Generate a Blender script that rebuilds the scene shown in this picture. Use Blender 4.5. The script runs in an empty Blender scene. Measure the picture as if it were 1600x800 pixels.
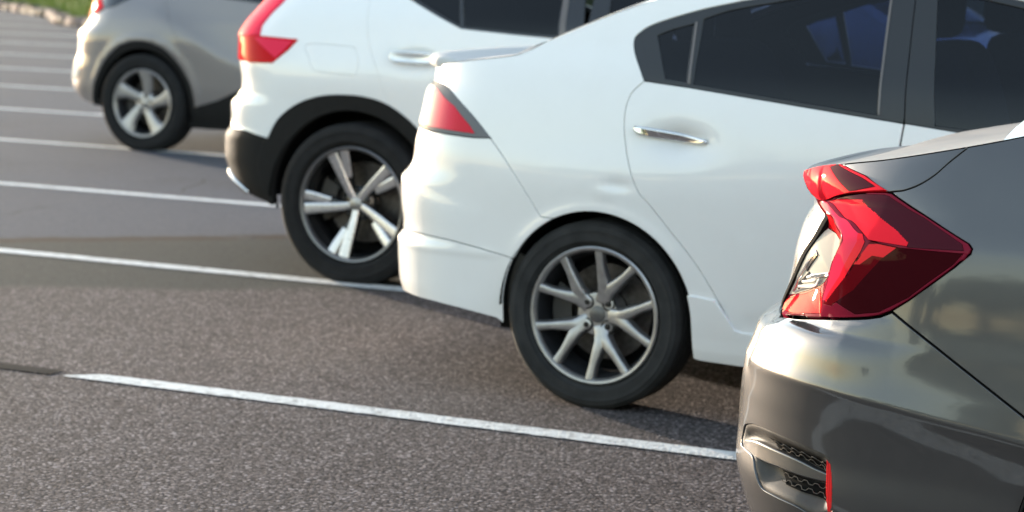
import bpy, math, random
import numpy as np

def pchip(pts):
    pts = sorted(pts)
    x = np.array([p[0] for p in pts], float); y = np.array([p[1] for p in pts], float)
    n = len(x)
    if n == 1:
        return lambda t: np.full(np.shape(t), y[0])
    h = np.diff(x); d = np.diff(y) / h
    m = np.zeros(n)
    for i in range(1, n - 1):
        if d[i-1] * d[i] > 0:
            w1 = 2*h[i] + h[i-1]; w2 = h[i] + 2*h[i-1]
            m[i] = (w1 + w2) / (w1/d[i-1] + w2/d[i])
    m[0], m[-1] = d[0], d[-1]
    def f(t):
        t = np.clip(np.asarray(t, float), x[0], x[-1])
        i = np.clip(np.searchsorted(x, t) - 1, 0, n - 2)
        s = (t - x[i]) / h[i]
        return ((1+2*s)*(1-s)**2*y[i] + s*(1-s)**2*h[i]*m[i] + s*s*(3-2*s)*y[i+1] + s*s*(s-1)*h[i]*m[i+1])
    return f

def softplus(t, w):
    return 0.5 * (t + np.sqrt(t*t + w*w))

class Surf:
    """Side skin of a car: x forward, y outward (half width), z up; u runs along the outline of the
    horizontal slice at height z and wraps round the tail and nose corners to the centre line."""
    Z0, Z1, NZ, DS, NS = 0.03, 1.9, 188, 0.004, 450
    def __init__(s, sp):
        s.sp = sp
        s.W = pchip(sp['W']); s.XR = pchip(sp['XR']); s.aR = pchip(sp['aR']); s.nR = pchip(sp['nR']); s.mR = sp.get('mR', 2.3)
        s.XF = pchip(sp['XF']); s.aF = pchip(sp['aF']); s.nF = pchip(sp['nF']); s.mF = sp.get('mF', 2.3)
        s.kR = pchip(sp['kR']); s.kF = pchip(sp['kF']); s.xb = sp['xb']; s.xf = sp['xf']
        s.bumps = sp.get('bumps', [])
        zg = np.linspace(s.Z0, s.Z1, s.NZ); t = np.linspace(0, 1, 600); q = 1 - (1 - t)**3
        s.tab = []; s.smax = []
        for end in (0, 1):
            T = np.zeros((s.NZ, s.NS)); M = np.zeros(s.NZ)
            for i, z in enumerate(zg):
                x, y = s._xy(q, np.full(q.shape, z), end)
                L = np.concatenate([[0], np.cumsum(np.hypot(np.diff(x), np.diff(y)))])
                T[i] = np.interp(np.arange(s.NS)*s.DS, L, q); M[i] = L[-1]
            s.tab.append(T); s.smax.append(M)
        s.zg = zg
    def ys(s, x, z):
        a = np.maximum(0, s.xb - x); b = np.maximum(0, x - s.xf)
        return s.W(z) - s.kR(z)*a*a - s.kF(z)*b*b
    def _xy(s, q, z, end):
        if end == 0:
            a = s.aR(z); x = s.XR(z) + a*(1 - q); E = (np.maximum(0, 1 - q**s.mR))**(1/s.nR(z))
        else:
            a = s.aF(z); x = s.XF(z) - a*(1 - q); E = (np.maximum(0, 1 - q**s.mF))**(1/s.nF(z))
        return x, s.ys(x, z)*E
    def ustart(s, z, end=0):
        return s.XR(z) + s.aR(z) if end == 0 else s.XF(z) - s.aF(z)
    def uend(s, z, end=0):
        sm = np.interp(z, s.zg, s.smax[end])
        return s.ustart(z, 0) - sm if end == 0 else s.ustart(z, 1) + sm
    def base(s, u, z):
        u = np.asarray(u, float); z = np.asarray(z, float)
        xs0 = s.ustart(z, 0); xs1 = s.ustart(z, 1)
        x = u.copy(); y = s.ys(u, z)
        for end in (0, 1):
            mk = (u < xs0) if end == 0 else (u > xs1)
            if not mk.any(): continue
            zz = z[mk]; ss = (xs0[mk] - u[mk]) if end == 0 else (u[mk] - xs1[mk])
            fz = np.clip((zz - s.Z0)/(s.Z1 - s.Z0)*(s.NZ - 1), 0, s.NZ - 1.001); iz = fz.astype(int); fz -= iz
            fs = np.clip(ss/s.DS, 0, s.NS - 1.001); i2 = fs.astype(int); fs = fs - i2
            T = s.tab[end]
            q = (T[iz, i2]*(1-fs) + T[iz, i2+1]*fs)*(1-fz) + (T[iz+1, i2]*(1-fs) + T[iz+1, i2+1]*fs)*fz
            xx, yy = s._xy(q, zz, end)
            x[mk] = xx; y[mk] = yy
        return np.stack([x, y, z], -1)
    def bnorm(s, u, z, d=0.004):
        du = s.base(u + d, z) - s.base(u - d, z); dz = s.base(u, z + d) - s.base(u, z - d)
        n = np.cross(dz, du); return n / np.maximum(np.linalg.norm(n, axis=-1, keepdims=True), 1e-9)
    def disp(s, u, z):
        D = np.zeros(np.shape(u))
        for b in s.bumps: D = D + b(u, z)
        return D
    def pos(s, u, z, off=0.0):
        u = np.asarray(u, float); z = np.asarray(z, float)
        p = s.base(u, z); n = s.bnorm(u, z)
        return p + n*(s.disp(u, z) + off)[..., None]
    def norm(s, u, z, d=0.003):
        du = s.pos(u + d, z) - s.pos(u - d, z); dz = s.pos(u, z + d) - s.pos(u, z - d)
        n = np.cross(dz, du); return n / np.maximum(np.linalg.norm(n, axis=-1, keepdims=True), 1e-9)

def crom(pts, n=8, closed=False):
    """Catmull-Rom through the points."""
    P = [np.array(p, float) for p in pts]
    if len(P) < 3 and not closed: return [tuple(p) for p in P]
    out = []; N = len(P)
    segs = N if closed else N - 1
    for i in range(segs):
        p1, p2 = P[i], P[(i+1) % N]
        p0 = P[(i-1) % N] if (closed or i > 0) else 2*p1 - p2
        p3 = P[(i+2) % N] if (closed or i + 2 < N) else 2*p2 - p1
        for k in range(n):
            t = k/n
            out.append(tuple(0.5*((2*p1) + (-p0+p2)*t + (2*p0-5*p1+4*p2-p3)*t*t + (-p0+3*p1-3*p2+p3)*t**3)))
    if not closed: out.append(tuple(P[-1]))
    return out
def gauss(u, z, u0, z0, su, sz, a):
    return a*np.exp(-((u-u0)/su)**2 - ((z-z0)/sz)**2)

# ---- outline control points of each car, metres: (u along the car, z up) ----
D = {
 'car4': dict(
  lampU=[(-1.002,1.020),(-0.895,1.038),(-0.754,1.058),(-0.734,1.061),(-0.635,1.044),(-0.564,1.023),(-0.607,1.017),(-0.670,1.007),(-0.739,0.993),(-0.797,0.978)],
  lampU_dark=[(-0.765,1.050),(-0.736,1.058),(-0.634,1.041),(-0.591,1.028),(-0.648,1.015),(-0.670,1.011)],
  lampU_in=[(-1.002,1.020),(-0.923,0.994),(-0.790,0.944),(-0.797,0.978)],
  lampL=[(-0.797,0.975),(-0.748,0.989),(-0.689,1.001),(-0.607,1.014),(-0.562,1.018),(-0.545,1.018),(-0.453,0.979),(-0.354,0.935),(-0.347,0.927),(-0.349,0.917),(-0.381,0.887),(-0.434,0.843),(-0.474,0.811),(-0.514,0.784),(-0.540,0.772),(-0.572,0.764),(-0.635,0.753),(-0.710,0.743),(-0.940,0.710),(-0.958,0.743),(-0.883,0.810),(-0.833,0.861),(-0.791,0.900),(-0.770,0.934)],
  crP=[(-0.573,0.916)],
  crT=[(-0.763,0.985)],
  crR=[(-0.357,0.917)],
  crB=[(-0.684,0.780)],
  crB2=[(-0.618,0.838)],
  crC=[(-0.710,0.770)],
  ridge=[(-0.797,0.974),(-0.717,0.946),(-0.644,0.918),(-0.638,0.907),(-0.644,0.897),(-0.666,0.863),(-0.685,0.815),(-0.708,0.778)],
  clear=[(-0.756,0.924),(-0.722,0.922),(-0.685,0.904),(-0.675,0.888),(-0.695,0.857),(-0.712,0.836),(-0.732,0.815),(-0.749,0.805),(-0.811,0.786),(-0.889,0.767),(-0.934,0.756),(-0.871,0.811),(-0.824,0.861),(-0.783,0.899)],
  darkTop=[(-0.724,0.992),(-0.626,1.009),(-0.561,1.014),(-0.549,1.012),(-0.452,0.974),(-0.366,0.933),(-0.361,0.921),(-0.477,0.915),(-0.477,0.922),(-0.527,0.950),(-0.587,0.978),(-0.626,0.999)],
  deckE=[(-0.955,1.025),(-0.803,1.051),(-0.734,1.061),(-0.699,1.065),(-0.540,1.092),(-0.477,1.105),(-0.392,1.123),(-0.319,1.142),(-0.274,1.155)],
  deckFar=[(-0.852,1.052),(-0.795,1.075),(-0.733,1.090),(-0.676,1.100),(-0.547,1.118),(-0.468,1.133),(-0.393,1.148),(-0.342,1.157),(-0.277,1.170)],
  seam=[(-0.562,1.021),(-0.537,1.025),(-0.514,1.030),(-0.482,1.044),(-0.452,1.065),(-0.425,1.092),(-0.390,1.123)],
  bq=[(-0.511,0.783),(-0.425,0.734),(-0.353,0.691),(-0.284,0.650),(-0.215,0.609)],
  bcrease=[(-0.940,0.610),(-0.776,0.609),(-0.659,0.605),(-0.573,0.599),(-0.502,0.592),(-0.401,0.577),(-0.292,0.564),(-0.212,0.552)],
  bvert=[(-0.939,0.691),(-0.943,0.650),(-0.940,0.610)],
  btop=[(-0.994,0.685),(-0.892,0.705),(-0.746,0.726),(-0.634,0.745),(-0.589,0.755),(-0.539,0.769)],
  recess=[(-1.010,0.449),(-0.960,0.466),(-0.906,0.474),(-0.829,0.476),(-0.735,0.471),(-0.654,0.457),(-0.641,0.448),(-0.631,0.411),(-0.627,0.362),(-0.633,0.340),(-0.677,0.326),(-0.733,0.336),(-0.810,0.342),(-0.860,0.348),(-0.890,0.378),(-0.915,0.406),(-0.974,0.410),(-1.021,0.413)],
  fin=[(-1.016,0.414),(-0.925,0.434),(-0.842,0.434),(-0.754,0.427),(-0.695,0.416),(-0.646,0.407),(-0.646,0.397),(-0.733,0.398),(-0.808,0.403),(-0.899,0.405)],
  grU=[(-0.856,0.461),(-0.735,0.456),(-0.654,0.447),(-0.648,0.415),(-0.734,0.431),(-0.836,0.433)],
  grL=[(-0.813,0.394),(-0.732,0.391),(-0.646,0.389),(-0.644,0.356),(-0.713,0.360),(-0.783,0.366)],
  refl=[(-0.649,0.447),(-0.639,0.440),(-0.631,0.397),(-0.629,0.340),(-0.641,0.338),(-0.644,0.394)],
  fuel=[(-0.405,0.856),(-0.401,0.837),(-0.389,0.812),(-0.384,0.793),(-0.386,0.767),(-0.394,0.753)],
 ),
 'car3': dict(
  lamp=[(-0.846,1.031),(-0.687,1.034),(-0.604,1.016),(-0.491,0.947),(-0.404,0.872),(-0.469,0.871),(-0.582,0.877),(-0.817,0.878),(-0.872,0.912),(-0.870,0.957),(-0.862,1.001)],
  lamp_dark=[(-0.774,1.036),(-0.673,1.033),(-0.594,1.013),(-0.485,0.941),(-0.404,0.872),(-0.427,0.871),(-0.468,0.883),(-0.486,0.909),(-0.561,0.968),(-0.695,1.025)],
  lamp_red=[(-0.692,1.023),(-0.564,0.968),(-0.489,0.909),(-0.465,0.881),(-0.584,0.890),(-0.664,0.893),(-0.688,0.918),(-0.632,0.940),(-0.634,0.974)],
  bump=[(-0.404,0.870),(-0.353,0.818),(-0.313,0.772),(-0.257,0.702),(-0.199,0.625)],
  skirtline=[(-0.857,0.521),(-0.685,0.529),(-0.558,0.520),(-0.430,0.499),(-0.319,0.480)],
  skirtbot=[(-0.765,0.312),(-0.618,0.304),(-0.507,0.290),(-0.368,0.267)],
  skirtR=[(-0.368,0.267),(-0.345,0.393),(-0.321,0.478)],
  arch=[(-0.321,0.478),(-0.297,0.523),(-0.259,0.559),(-0.201,0.600),(-0.102,0.639),(-0.001,0.654),(0.078,0.647),(0.166,0.604),(0.244,0.540),(0.292,0.481),(0.336,0.415),(0.354,0.353),(0.359,0.282),(0.348,0.217)],
  doorR=[(0.142,1.085),(0.101,1.040),(0.088,0.974),(0.098,0.893),(0.123,0.808),(0.156,0.736),(0.198,0.694),(0.277,0.607),(0.359,0.516),(0.429,0.419),(0.499,0.312),(0.523,0.308),(0.577,0.306)],
  doorF=[(0.982,1.369),(1.018,1.002),(1.012,0.938)],
  skirtS=[(0.334,0.412),(0.369,0.410),(0.431,0.403)],
  sillbot=[(0.352,0.215),(0.525,0.208)],
  win=[(0.141,1.087),(0.120,1.122),(0.092,1.165),(0.077,1.197),(0.075,1.221),(0.089,1.238),(0.117,1.258),(0.171,1.280),(0.289,1.317),(0.424,1.349)],
  winbot=[(0.142,1.085),(0.311,1.073),(0.576,1.045),(0.913,1.009),(1.018,1.000),(1.234,0.977)],
  qglass=[(0.150,1.235),(0.279,1.276),(0.294,1.080),(0.215,1.082)],
  rglass=[(0.301,1.289),(0.388,1.318),(0.513,1.344),(0.617,1.364)],
  rglassbot=[(0.312,1.079),(0.575,1.056),(0.930,1.020)],
  rglassR=[(0.917,1.367),(0.930,1.020)],
  fglass=[(1.054,1.371),(1.114,0.997)],
  tedge=[(-0.765,1.093),(-0.655,1.104),(-0.546,1.120),(-0.451,1.131),(-0.366,1.143),(-0.316,1.158),(-0.278,1.178),(-0.222,1.205),(-0.148,1.237),(-0.063,1.276),(0.023,1.308),(0.122,1.342)],
  handle=[(0.131,0.938),(0.147,0.941),(0.261,0.927),(0.373,0.912),(0.379,0.900),(0.353,0.896),(0.241,0.901),(0.145,0.908)],
  hrec=[(0.298,0.911)],
 ),
 'car2': dict(
  lamp=[(-0.754,1.046),(-0.649,1.068),(-0.563,1.075),(-0.510,1.076),(-0.296,1.067),(-0.344,1.016),(-0.418,0.959),(-0.556,0.955),(-0.735,0.958)],
  lamp_arm=[(-0.740,1.052),(-0.795,1.090),(-0.716,1.148),(-0.673,1.228),(-0.431,1.236),(-0.481,1.177),(-0.519,1.119),(-0.515,1.080),(-0.563,1.075)],
  fuel=[(-0.243,1.048),(-0.023,1.046),(0.008,1.031),(0.031,0.987),(0.027,0.940),(0.001,0.925),(-0.164,0.931),(-0.204,0.946),(-0.226,0.990)],
  door=[(0.033,1.251),(0.049,1.152),(0.073,1.061),(0.130,0.947),(0.191,0.800)],
  win=[(0.241,1.257),(0.384,1.196),(0.513,1.144)],
  winbot=[(0.513,1.144),(0.757,1.129),(0.965,1.120)],
  archO=[(-0.438,0.617),(-0.371,0.710),(-0.270,0.774),(-0.181,0.812),(-0.062,0.830),(0.075,0.828),(0.191,0.797),(0.312,0.701)],
  archI=[(-0.388,0.618),(-0.333,0.658),(-0.269,0.702),(-0.160,0.751),(-0.051,0.773),(0.095,0.761),(0.198,0.725),(0.287,0.652)],
  wb=[(-0.809,0.650),(-0.571,0.646),(-0.439,0.619)],
  blk=[(-0.819,0.617),(-0.566,0.624),(-0.439,0.617)],
  bot=[(-0.798,0.410),(-0.616,0.357),(-0.414,0.323)],
  skid=[(-0.793,0.416),(-0.700,0.430),(-0.587,0.372),(-0.643,0.353)],
  handle=[(0.208,1.020),(0.220,1.026),(0.393,1.025),(0.396,0.992),(0.312,0.991),(0.223,0.993)],
  qdiv=[(0.473,1.264),(0.503,1.146)],
  bpil=[(0.971,1.280),(0.997,1.121)],
  bar2=[(1.052,1.282),(1.078,1.177)],
  bsplit=[(-0.761,0.814),(-0.437,0.767),(-0.368,0.711)],
 ),
 'car1': dict(
  lamp=[(-0.654,0.992),(-0.666,1.023),(-0.487,1.038),(-0.411,0.987),(-0.460,0.949),(-0.601,0.912)],
  blk=[(-0.460,0.949),(-0.277,1.000),(-0.196,1.048)],
  arch=[(-0.446,0.320),(-0.422,0.427),(-0.393,0.510),(-0.346,0.589),(-0.282,0.655),(-0.197,0.708),(-0.013,0.763),(0.163,0.723),(0.323,0.579),(0.388,0.471),(0.414,0.370)],
  archI=[(-0.395,0.318),(-0.380,0.420),(-0.353,0.503),(-0.306,0.577),(-0.243,0.643),(-0.158,0.692),(-0.013,0.716),(0.130,0.677),(0.263,0.545),(0.323,0.445),(0.352,0.335)],
  clad=[(0.415,0.325),(0.615,0.380),(0.811,0.469)],
  cladbot=[(0.357,0.213),(0.697,0.204)],
  crease=[(-0.195,1.021),(0.092,0.969),(0.370,0.838),(0.615,0.689),(0.800,0.627)],
  refl=[(-0.788,0.591),(-0.713,0.629),(-0.589,0.618),(-0.554,0.492),(-0.597,0.453),(-0.692,0.484)],
 ),
}
SPEC = {
 'car3': {'W':[(0.18,0.8),(0.26,0.838),(0.35,0.852),(0.5,0.862),(0.65,0.868),(0.78,0.87),(0.9,0.862),(1.0,0.848),(1.09,0.826),(1.2,0.775),(1.35,0.7),(1.5,0.61)],'XR':[(0.18,-0.86),(0.3,-0.9143),(0.35,-0.9384),(0.42,-0.9478),(0.47,-0.9501),(0.495,-0.9412),(0.51,-0.9285),(0.54,-0.9282),(0.6,-0.9369),(0.65,-0.9409),(0.68,-0.9418),(0.7,-0.9401),(0.725,-0.9208),(0.75,-0.9037),(0.78,-0.8972),(0.82,-0.8945),(0.88,-0.8818),(0.95,-0.868),(1.0,-0.86),(1.04,-0.8374),(1.15,-0.85),(1.25,-0.85)],'aR':[(0.2,0.42),(1.2,0.42)],'nR':[(0.2,3.2),(1.2,3.2)],'mR':2.3,'XF':[(0.2,3.35),(0.5,3.5),(0.75,3.45),(1.2,3.3)],'aF':[(0.2,0.6),(1.2,0.6)],'nF':[(0.2,3)],'kR':[(0.2,0.02),(1.0,0.035),(1.5,0.06)],'kF':[(0.2,0.01),(1.5,0.03)],'xb':0.9,'xf':1.2},
 'car2': {'W':[(0.18,0.86),(0.3,0.9),(0.5,0.915),(0.8,0.925),(0.95,0.925),(1.05,0.915),(1.15,0.895),(1.3,0.82),(1.5,0.72),(1.65,0.62)],'XR':[(0.2,-0.6),(0.35,-0.79),(0.42,-0.8577),(0.47,-0.8782),(0.52,-0.8942),(0.6,-0.8933),(0.645,-0.8658),(0.66,-0.8547),(0.71,-0.8597),(0.74,-0.8598),(0.76,-0.8589),(0.785,-0.8353),(0.81,-0.8036),(0.86,-0.801),(0.95,-0.8178),(1.0,-0.8213),(1.06,-0.8265),(1.12,-0.7991),(1.17,-0.7574),(1.3,-0.66),(1.5,-0.5),(1.6,-0.42)],'aR':[(0.2,0.42),(1.2,0.42)],'nR':[(0.2,3.0),(1.2,3.0)],'mR':2.3,'XF':[(0.2,3.4),(0.5,3.55),(0.75,3.55),(1.2,3.4)],'aF':[(0.2,0.6),(1.2,0.6)],'nF':[(0.2,3)],'kR':[(0.2,0.02),(1.0,0.03),(1.5,0.06)],'kF':[(0.2,0.01),(1.5,0.03)],'xb':0.9,'xf':1.2},
 'car1': {'W':[(0.18,0.82),(0.3,0.86),(0.5,0.885),(0.75,0.895),(0.9,0.885),(1.0,0.86),(1.1,0.83),(1.3,0.76),(1.5,0.65)],'XR':[(0.2,-0.72),(0.35,-0.8273),(0.39,-0.8646),(0.43,-0.8777),(0.5,-0.8699),(0.57,-0.8577),(0.66,-0.8286),(0.73,-0.8239),(0.8,-0.8207),(0.85,-0.7651),(0.9,-0.725),(0.93,-0.72),(0.97,-0.71),(1.0,-0.71),(1.1,-0.66),(1.3,-0.5)],'aR':[(0.2,0.45),(1.2,0.45)],'nR':[(0.2,2.8),(1.2,2.8)],'mR':2.3,'XF':[(0.2,3.4),(0.5,3.5),(0.75,3.5),(1.2,3.3)],'aF':[(0.2,0.6),(1.2,0.6)],'nF':[(0.2,3)],'kR':[(0.2,0.02),(1.0,0.04),(1.5,0.08)],'kF':[(0.2,0.01),(1.5,0.03)],'xb':0.9,'xf':1.2},
 'car4': {'W':[(0.2,0.84),(0.35,0.874),(0.5,0.892),(0.62,0.9),(0.7,0.9),(0.78,0.897),(0.915,0.888),(0.925,0.886),(1.0,0.862),(1.1,0.827),(1.2,0.785),(1.4,0.7),(1.5,0.62)],'XR':[(0.15,-0.9),(0.25,-0.98),(0.3,-0.998),(0.38,-1.0143),(0.45,-1.014),(0.53,-1.0064),(0.6,-0.9876),(0.65,-0.9653),(0.685,-0.952),(0.7,-0.938),(0.713,-0.912),(0.735,-0.908),(0.76,-0.903),(0.8,-0.895),(0.85,-0.888),(0.9,-0.876),(0.93,-0.864),(0.95,-0.852),(0.98,-0.856),(1.0,-0.8728),(1.03,-0.8808),(1.06,-0.87),(1.1,-0.85),(1.2,-0.85)],'aR':[(0.2,0.5),(1.2,0.5)],'nR':[(0.2,3.0),(1.2,3.0)],'mR':2.3,'XF':[(0.2,3.4),(0.5,3.55),(0.75,3.5),(1.2,3.3)],'aF':[(0.2,0.7),(1.2,0.7)],'nF':[(0.2,3)],'kR':[(0.2,0.03),(1.0,0.05),(1.5,0.08)],'kF':[(0.2,0.01),(1.5,0.03)],'xb':0.9,'xf':1.2},
}
from mathutils import Vector
from mathutils.geometry import delaunay_2d_cdt
random.seed(7); RNG = np.random.default_rng(7)
scene = bpy.context.scene
COL = scene.collection
PI = math.pi

# ------------------------------------------------------------------ materials
def new_mat(name):
    m = bpy.data.materials.new(name); m.use_nodes = True
    nt = m.node_tree; b = nt.nodes['Principled BSDF']
    return m, nt, b
def setv(b, **k):
    for n, v in k.items():
        s = b.inputs[n.replace('_', ' ')]
        s.default_value = (*v, 1) if isinstance(v, tuple) and len(v) == 3 else v
def node(nt, t, **k):
    n = nt.nodes.new(t)
    for a, v in k.items(): setattr(n, a, v)
    return n
def ramp(nt, stops):
    r = nt.nodes.new('ShaderNodeValToRGB'); e = r.color_ramp.elements
    while len(e) < len(stops): e.new(0.5)
    for i, (p, c) in enumerate(stops):
        e[i].position = p; e[i].color = (*c, 1) if len(c) == 3 else c
    return r
def noise(nt, scale, detail=4, rough=.55, coord='Object'):
    tc = nt.nodes.new('ShaderNodeTexCoord'); n = nt.nodes.new('ShaderNodeTexNoise')
    n.inputs['Scale'].default_value = scale; n.inputs['Detail'].default_value = detail; n.inputs['Roughness'].default_value = rough
    nt.links.new(tc.outputs[coord], n.inputs['Vector'])
    return n
def plain(name, col, rough=.5, metal=0., coat=0., coat_r=.04, spec=.5, vary=.0, vscale=30., bump=0., bscale=400.):
    m, nt, b = new_mat(name)
    setv(b, Base_Color=col, Roughness=rough, Metallic=metal, Coat_Weight=coat, Coat_Roughness=coat_r, Specular_IOR_Level=spec)
    if vary:
        n = noise(nt, vscale)
        r = ramp(nt, [(.3, tuple(c*(1-vary) for c in col)), (.7, tuple(min(1, c*(1+vary)) for c in col))])
        nt.links.new(n.outputs['Fac'], r.inputs['Fac']); nt.links.new(r.outputs['Color'], b.inputs['Base Color'])
        mr = node(nt, 'ShaderNodeMapRange'); mr.inputs['To Min'].default_value = rough*.85; mr.inputs['To Max'].default_value = min(1, rough*1.2)
        nt.links.new(n.outputs['Fac'], mr.inputs['Value']); nt.links.new(mr.outputs['Result'], b.inputs['Roughness'])
    if bump:
        n2 = noise(nt, bscale, 2); bp = node(nt, 'ShaderNodeBump'); bp.inputs['Strength'].default_value = bump; bp.inputs['Distance'].default_value = .001
        nt.links.new(n2.outputs['Fac'], bp.inputs['Height']); nt.links.new(bp.outputs['Normal'], b.inputs['Normal'])
    return m
def paint(name, col, metal, rough, dust=(.35, .30, .25), dust_amt=.08, coat=1., flake=0.):
    """Car paint under clear coat, with a thin uneven film of road dust that is thicker on upward faces."""
    m, nt, b = new_mat(name)
    setv(b, Roughness=rough, Metallic=metal, Coat_Weight=coat, Coat_Roughness=.03, Coat_IOR=1.5)
    n = noise(nt, 9., 6, .65); n2 = noise(nt, 160., 3, .6)
    mx = node(nt, 'ShaderNodeMix', data_type='RGBA'); mx.inputs['A'].default_value = (*col, 1); mx.inputs['B'].default_value = (*dust, 1)
    mu = node(nt, 'ShaderNodeMath', operation='MULTIPLY'); mr = node(nt, 'ShaderNodeMapRange')
    mr.inputs['From Min'].default_value = .42; mr.inputs['From Max'].default_value = .75; mr.inputs['To Max'].default_value = dust_amt
    nt.links.new(n.outputs['Fac'], mr.inputs['Value']); nt.links.new(mr.outputs['Result'], mu.inputs[0]); nt.links.new(n2.outputs['Fac'], mu.inputs[1])
    nt.links.new(mu.outputs[0], mx.inputs['Factor']); nt.links.new(mx.outputs['Result'], b.inputs['Base Color'])
    mr2 = node(nt, 'ShaderNodeMapRange'); mr2.inputs['To Min'].default_value = .02; mr2.inputs['To Max'].default_value = .09
    nt.links.new(n.outputs['Fac'], mr2.inputs['Value']); nt.links.new(mr2.outputs['Result'], b.inputs['Coat Roughness'])
    if flake:
        v = node(nt, 'ShaderNodeTexVoronoi'); v.inputs['Scale'].default_value = 900.
        tc = node(nt, 'ShaderNodeTexCoord'); nt.links.new(tc.outputs['Object'], v.inputs['Vector'])
        bp = node(nt, 'ShaderNodeBump'); bp.inputs['Strength'].default_value = flake; bp.inputs['Distance'].default_value = .0004
        nt.links.new(v.outputs['Distance'], bp.inputs['Height']); nt.links.new(bp.outputs['Normal'], b.inputs['Normal'])
    return m
def glass(name, tint, f0=1.5):
    m = bpy.data.materials.new(name); m.use_nodes = True; nt = m.node_tree; nt.nodes.clear()
    o = node(nt, 'ShaderNodeOutputMaterial'); t = node(nt, 'ShaderNodeBsdfTransparent'); g = node(nt, 'ShaderNodeBsdfGlossy')
    fr = node(nt, 'ShaderNodeFresnel'); mx = node(nt, 'ShaderNodeMixShader')
    t.inputs['Color'].default_value = (*tint, 1); g.inputs['Roughness'].default_value = .015; fr.inputs['IOR'].default_value = f0
    nt.links.new(fr.outputs['Fac'], mx.inputs['Fac']); nt.links.new(t.outputs[0], mx.inputs[1]); nt.links.new(g.outputs[0], mx.inputs[2])
    nt.links.new(mx.outputs[0], o.inputs['Surface'])
    return m
def lens(name, col, rough=.25, trans=0., coat=.2, stripes=None):
    m, nt, b = new_mat(name)
    setv(b, Base_Color=col, Roughness=.6, Coat_Weight=coat, Coat_Roughness=.02, Coat_IOR=1.4, Specular_IOR_Level=.0)
    if trans: setv(b, Transmission_Weight=trans, IOR=1.45)
    if stripes:
        tc = node(nt, 'ShaderNodeTexCoord'); mp = node(nt, 'ShaderNodeMapping'); w = node(nt, 'ShaderNodeTexWave')
        mp.inputs['Rotation'].default_value = stripes[1]; w.inputs['Scale'].default_value = stripes[0]; w.inputs['Distortion'].default_value = .3
        r = ramp(nt, [(.0, tuple(c*stripes[2] for c in col)), (.8, col)])
        nt.links.new(tc.outputs['Object'], mp.inputs['Vector']); nt.links.new(mp.outputs[0], w.inputs['Vector'])
        nt.links.new(w.outputs['Fac'], r.inputs['Fac']); nt.links.new(r.outputs['Color'], b.inputs['Base Color'])
    return m

M = {}
M['pearl_white'] = paint('pearl_white_paint', (.79, .77, .745), 0., .35, dust=(.5, .45, .38), dust_amt=.12)
M['ice_white'] = paint('ice_white_paint', (.75, .755, .75), 0., .35, dust_amt=.05)
M['grey_metal'] = paint('grey_metallic_paint', (.078, .076, .077), .68, .37, dust=(.25, .22, .18), dust_amt=.06, flake=0.)
M['beige_metal'] = paint('beige_silver_paint', (.215, .197, .194), .5, .5, dust_amt=.06)
M['black_plastic'] = plain('black_textured_plastic', (.010, .0098, .0098), .7, spec=.18, vary=.25, vscale=40, bump=.25, bscale=900)
M['dusty_boot'] = plain('dust_covered_grey_paint', (.20, .178, .158), .55, coat=.12, coat_r=.3, vary=.18, vscale=7)
M['dusty_white'] = plain('dust_covered_white_paint', (.52, .505, .485), .8, spec=.08)
M['gloss_black'] = plain('gloss_black_trim', (.012, .012, .013), .12, coat=.6)
M['satin_black'] = plain('satin_black_trim', (.02, .021, .023), .38)
M['liner'] = plain('wheel_arch_felt', (.007, .007, .007), .95, spec=.05)
M['under'] = plain('underbody_black', (.008, .008, .008), .95, spec=.1)
M['rubber'] = plain('tyre_rubber', (.014, .014, .0145), .8, spec=.2, vary=.3, vscale=22, bump=.2, bscale=500)
M['dusty_rubber'] = plain('dusty_tyre_rubber', (.030, .0295, .029), .85, spec=.2, vary=.3, vscale=14, bump=.2, bscale=500)
M['alloy'] = plain('grey_alloy', (.40, .385, .375), .36, metal=.85, vary=.12, vscale=35)
M['alloy_bright'] = plain('bright_alloy', (.42, .40, .39), .38, metal=.8, vary=.1, vscale=40)
M['alloy_cut'] = plain('machined_alloy', (.66, .64, .65), .28, metal=.8, vary=.08, vscale=60)
M['alloy_black'] = plain('gloss_black_alloy', (.016, .016, .017), .22, coat=.5)
M['barrel'] = plain('dark_wheel_barrel', (.035, .036, .040), .5, metal=.5, vary=.25, vscale=20)
M['disc'] = plain('brake_disc_steel', (.10, .09, .085), .42, metal=.9, vary=.3, vscale=60)
M['caliper'] = plain('brake_caliper_iron', (.05, .045, .04), .6)
M['chrome'] = plain('chrome', (.80, .80, .80), .08, metal=1.)
M['cap'] = plain('grey_hub_cap', (.13, .125, .12), .4, metal=.6)
M['nut'] = plain('dark_wheel_nut', (.04, .038, .036), .35, metal=.8)
M['tint'] = glass('dark_tinted_glass', (.115, .15, .26))
M['tint2'] = glass('grey_tinted_glass', (.07, .09, .11))
M['clear_glass'] = glass('windscreen_glass', (.55, .62, .62))
M['cabin'] = plain('dark_cabin_trim', (.03, .03, .032), .8)
M['fabric'] = plain('dark_seat_fabric', (.045, .045, .05), .9, vary=.2)
M['lens_red'] = lens('red_lens', (.76, .016, .030), .22)
M['lens_red_side'] = lens('deep_red_lens', (.56, .008, .012), .25, stripes=(55., (0, .6, .5), .8))
M['lens_maroon'] = lens('maroon_lens', (.11, .003, .006))
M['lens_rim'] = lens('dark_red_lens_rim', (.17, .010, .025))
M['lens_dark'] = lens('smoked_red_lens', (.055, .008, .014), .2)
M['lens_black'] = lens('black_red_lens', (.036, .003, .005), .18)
M['lens_pink'] = lens('bright_red_lens', (.72, .03, .075), .2)
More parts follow.
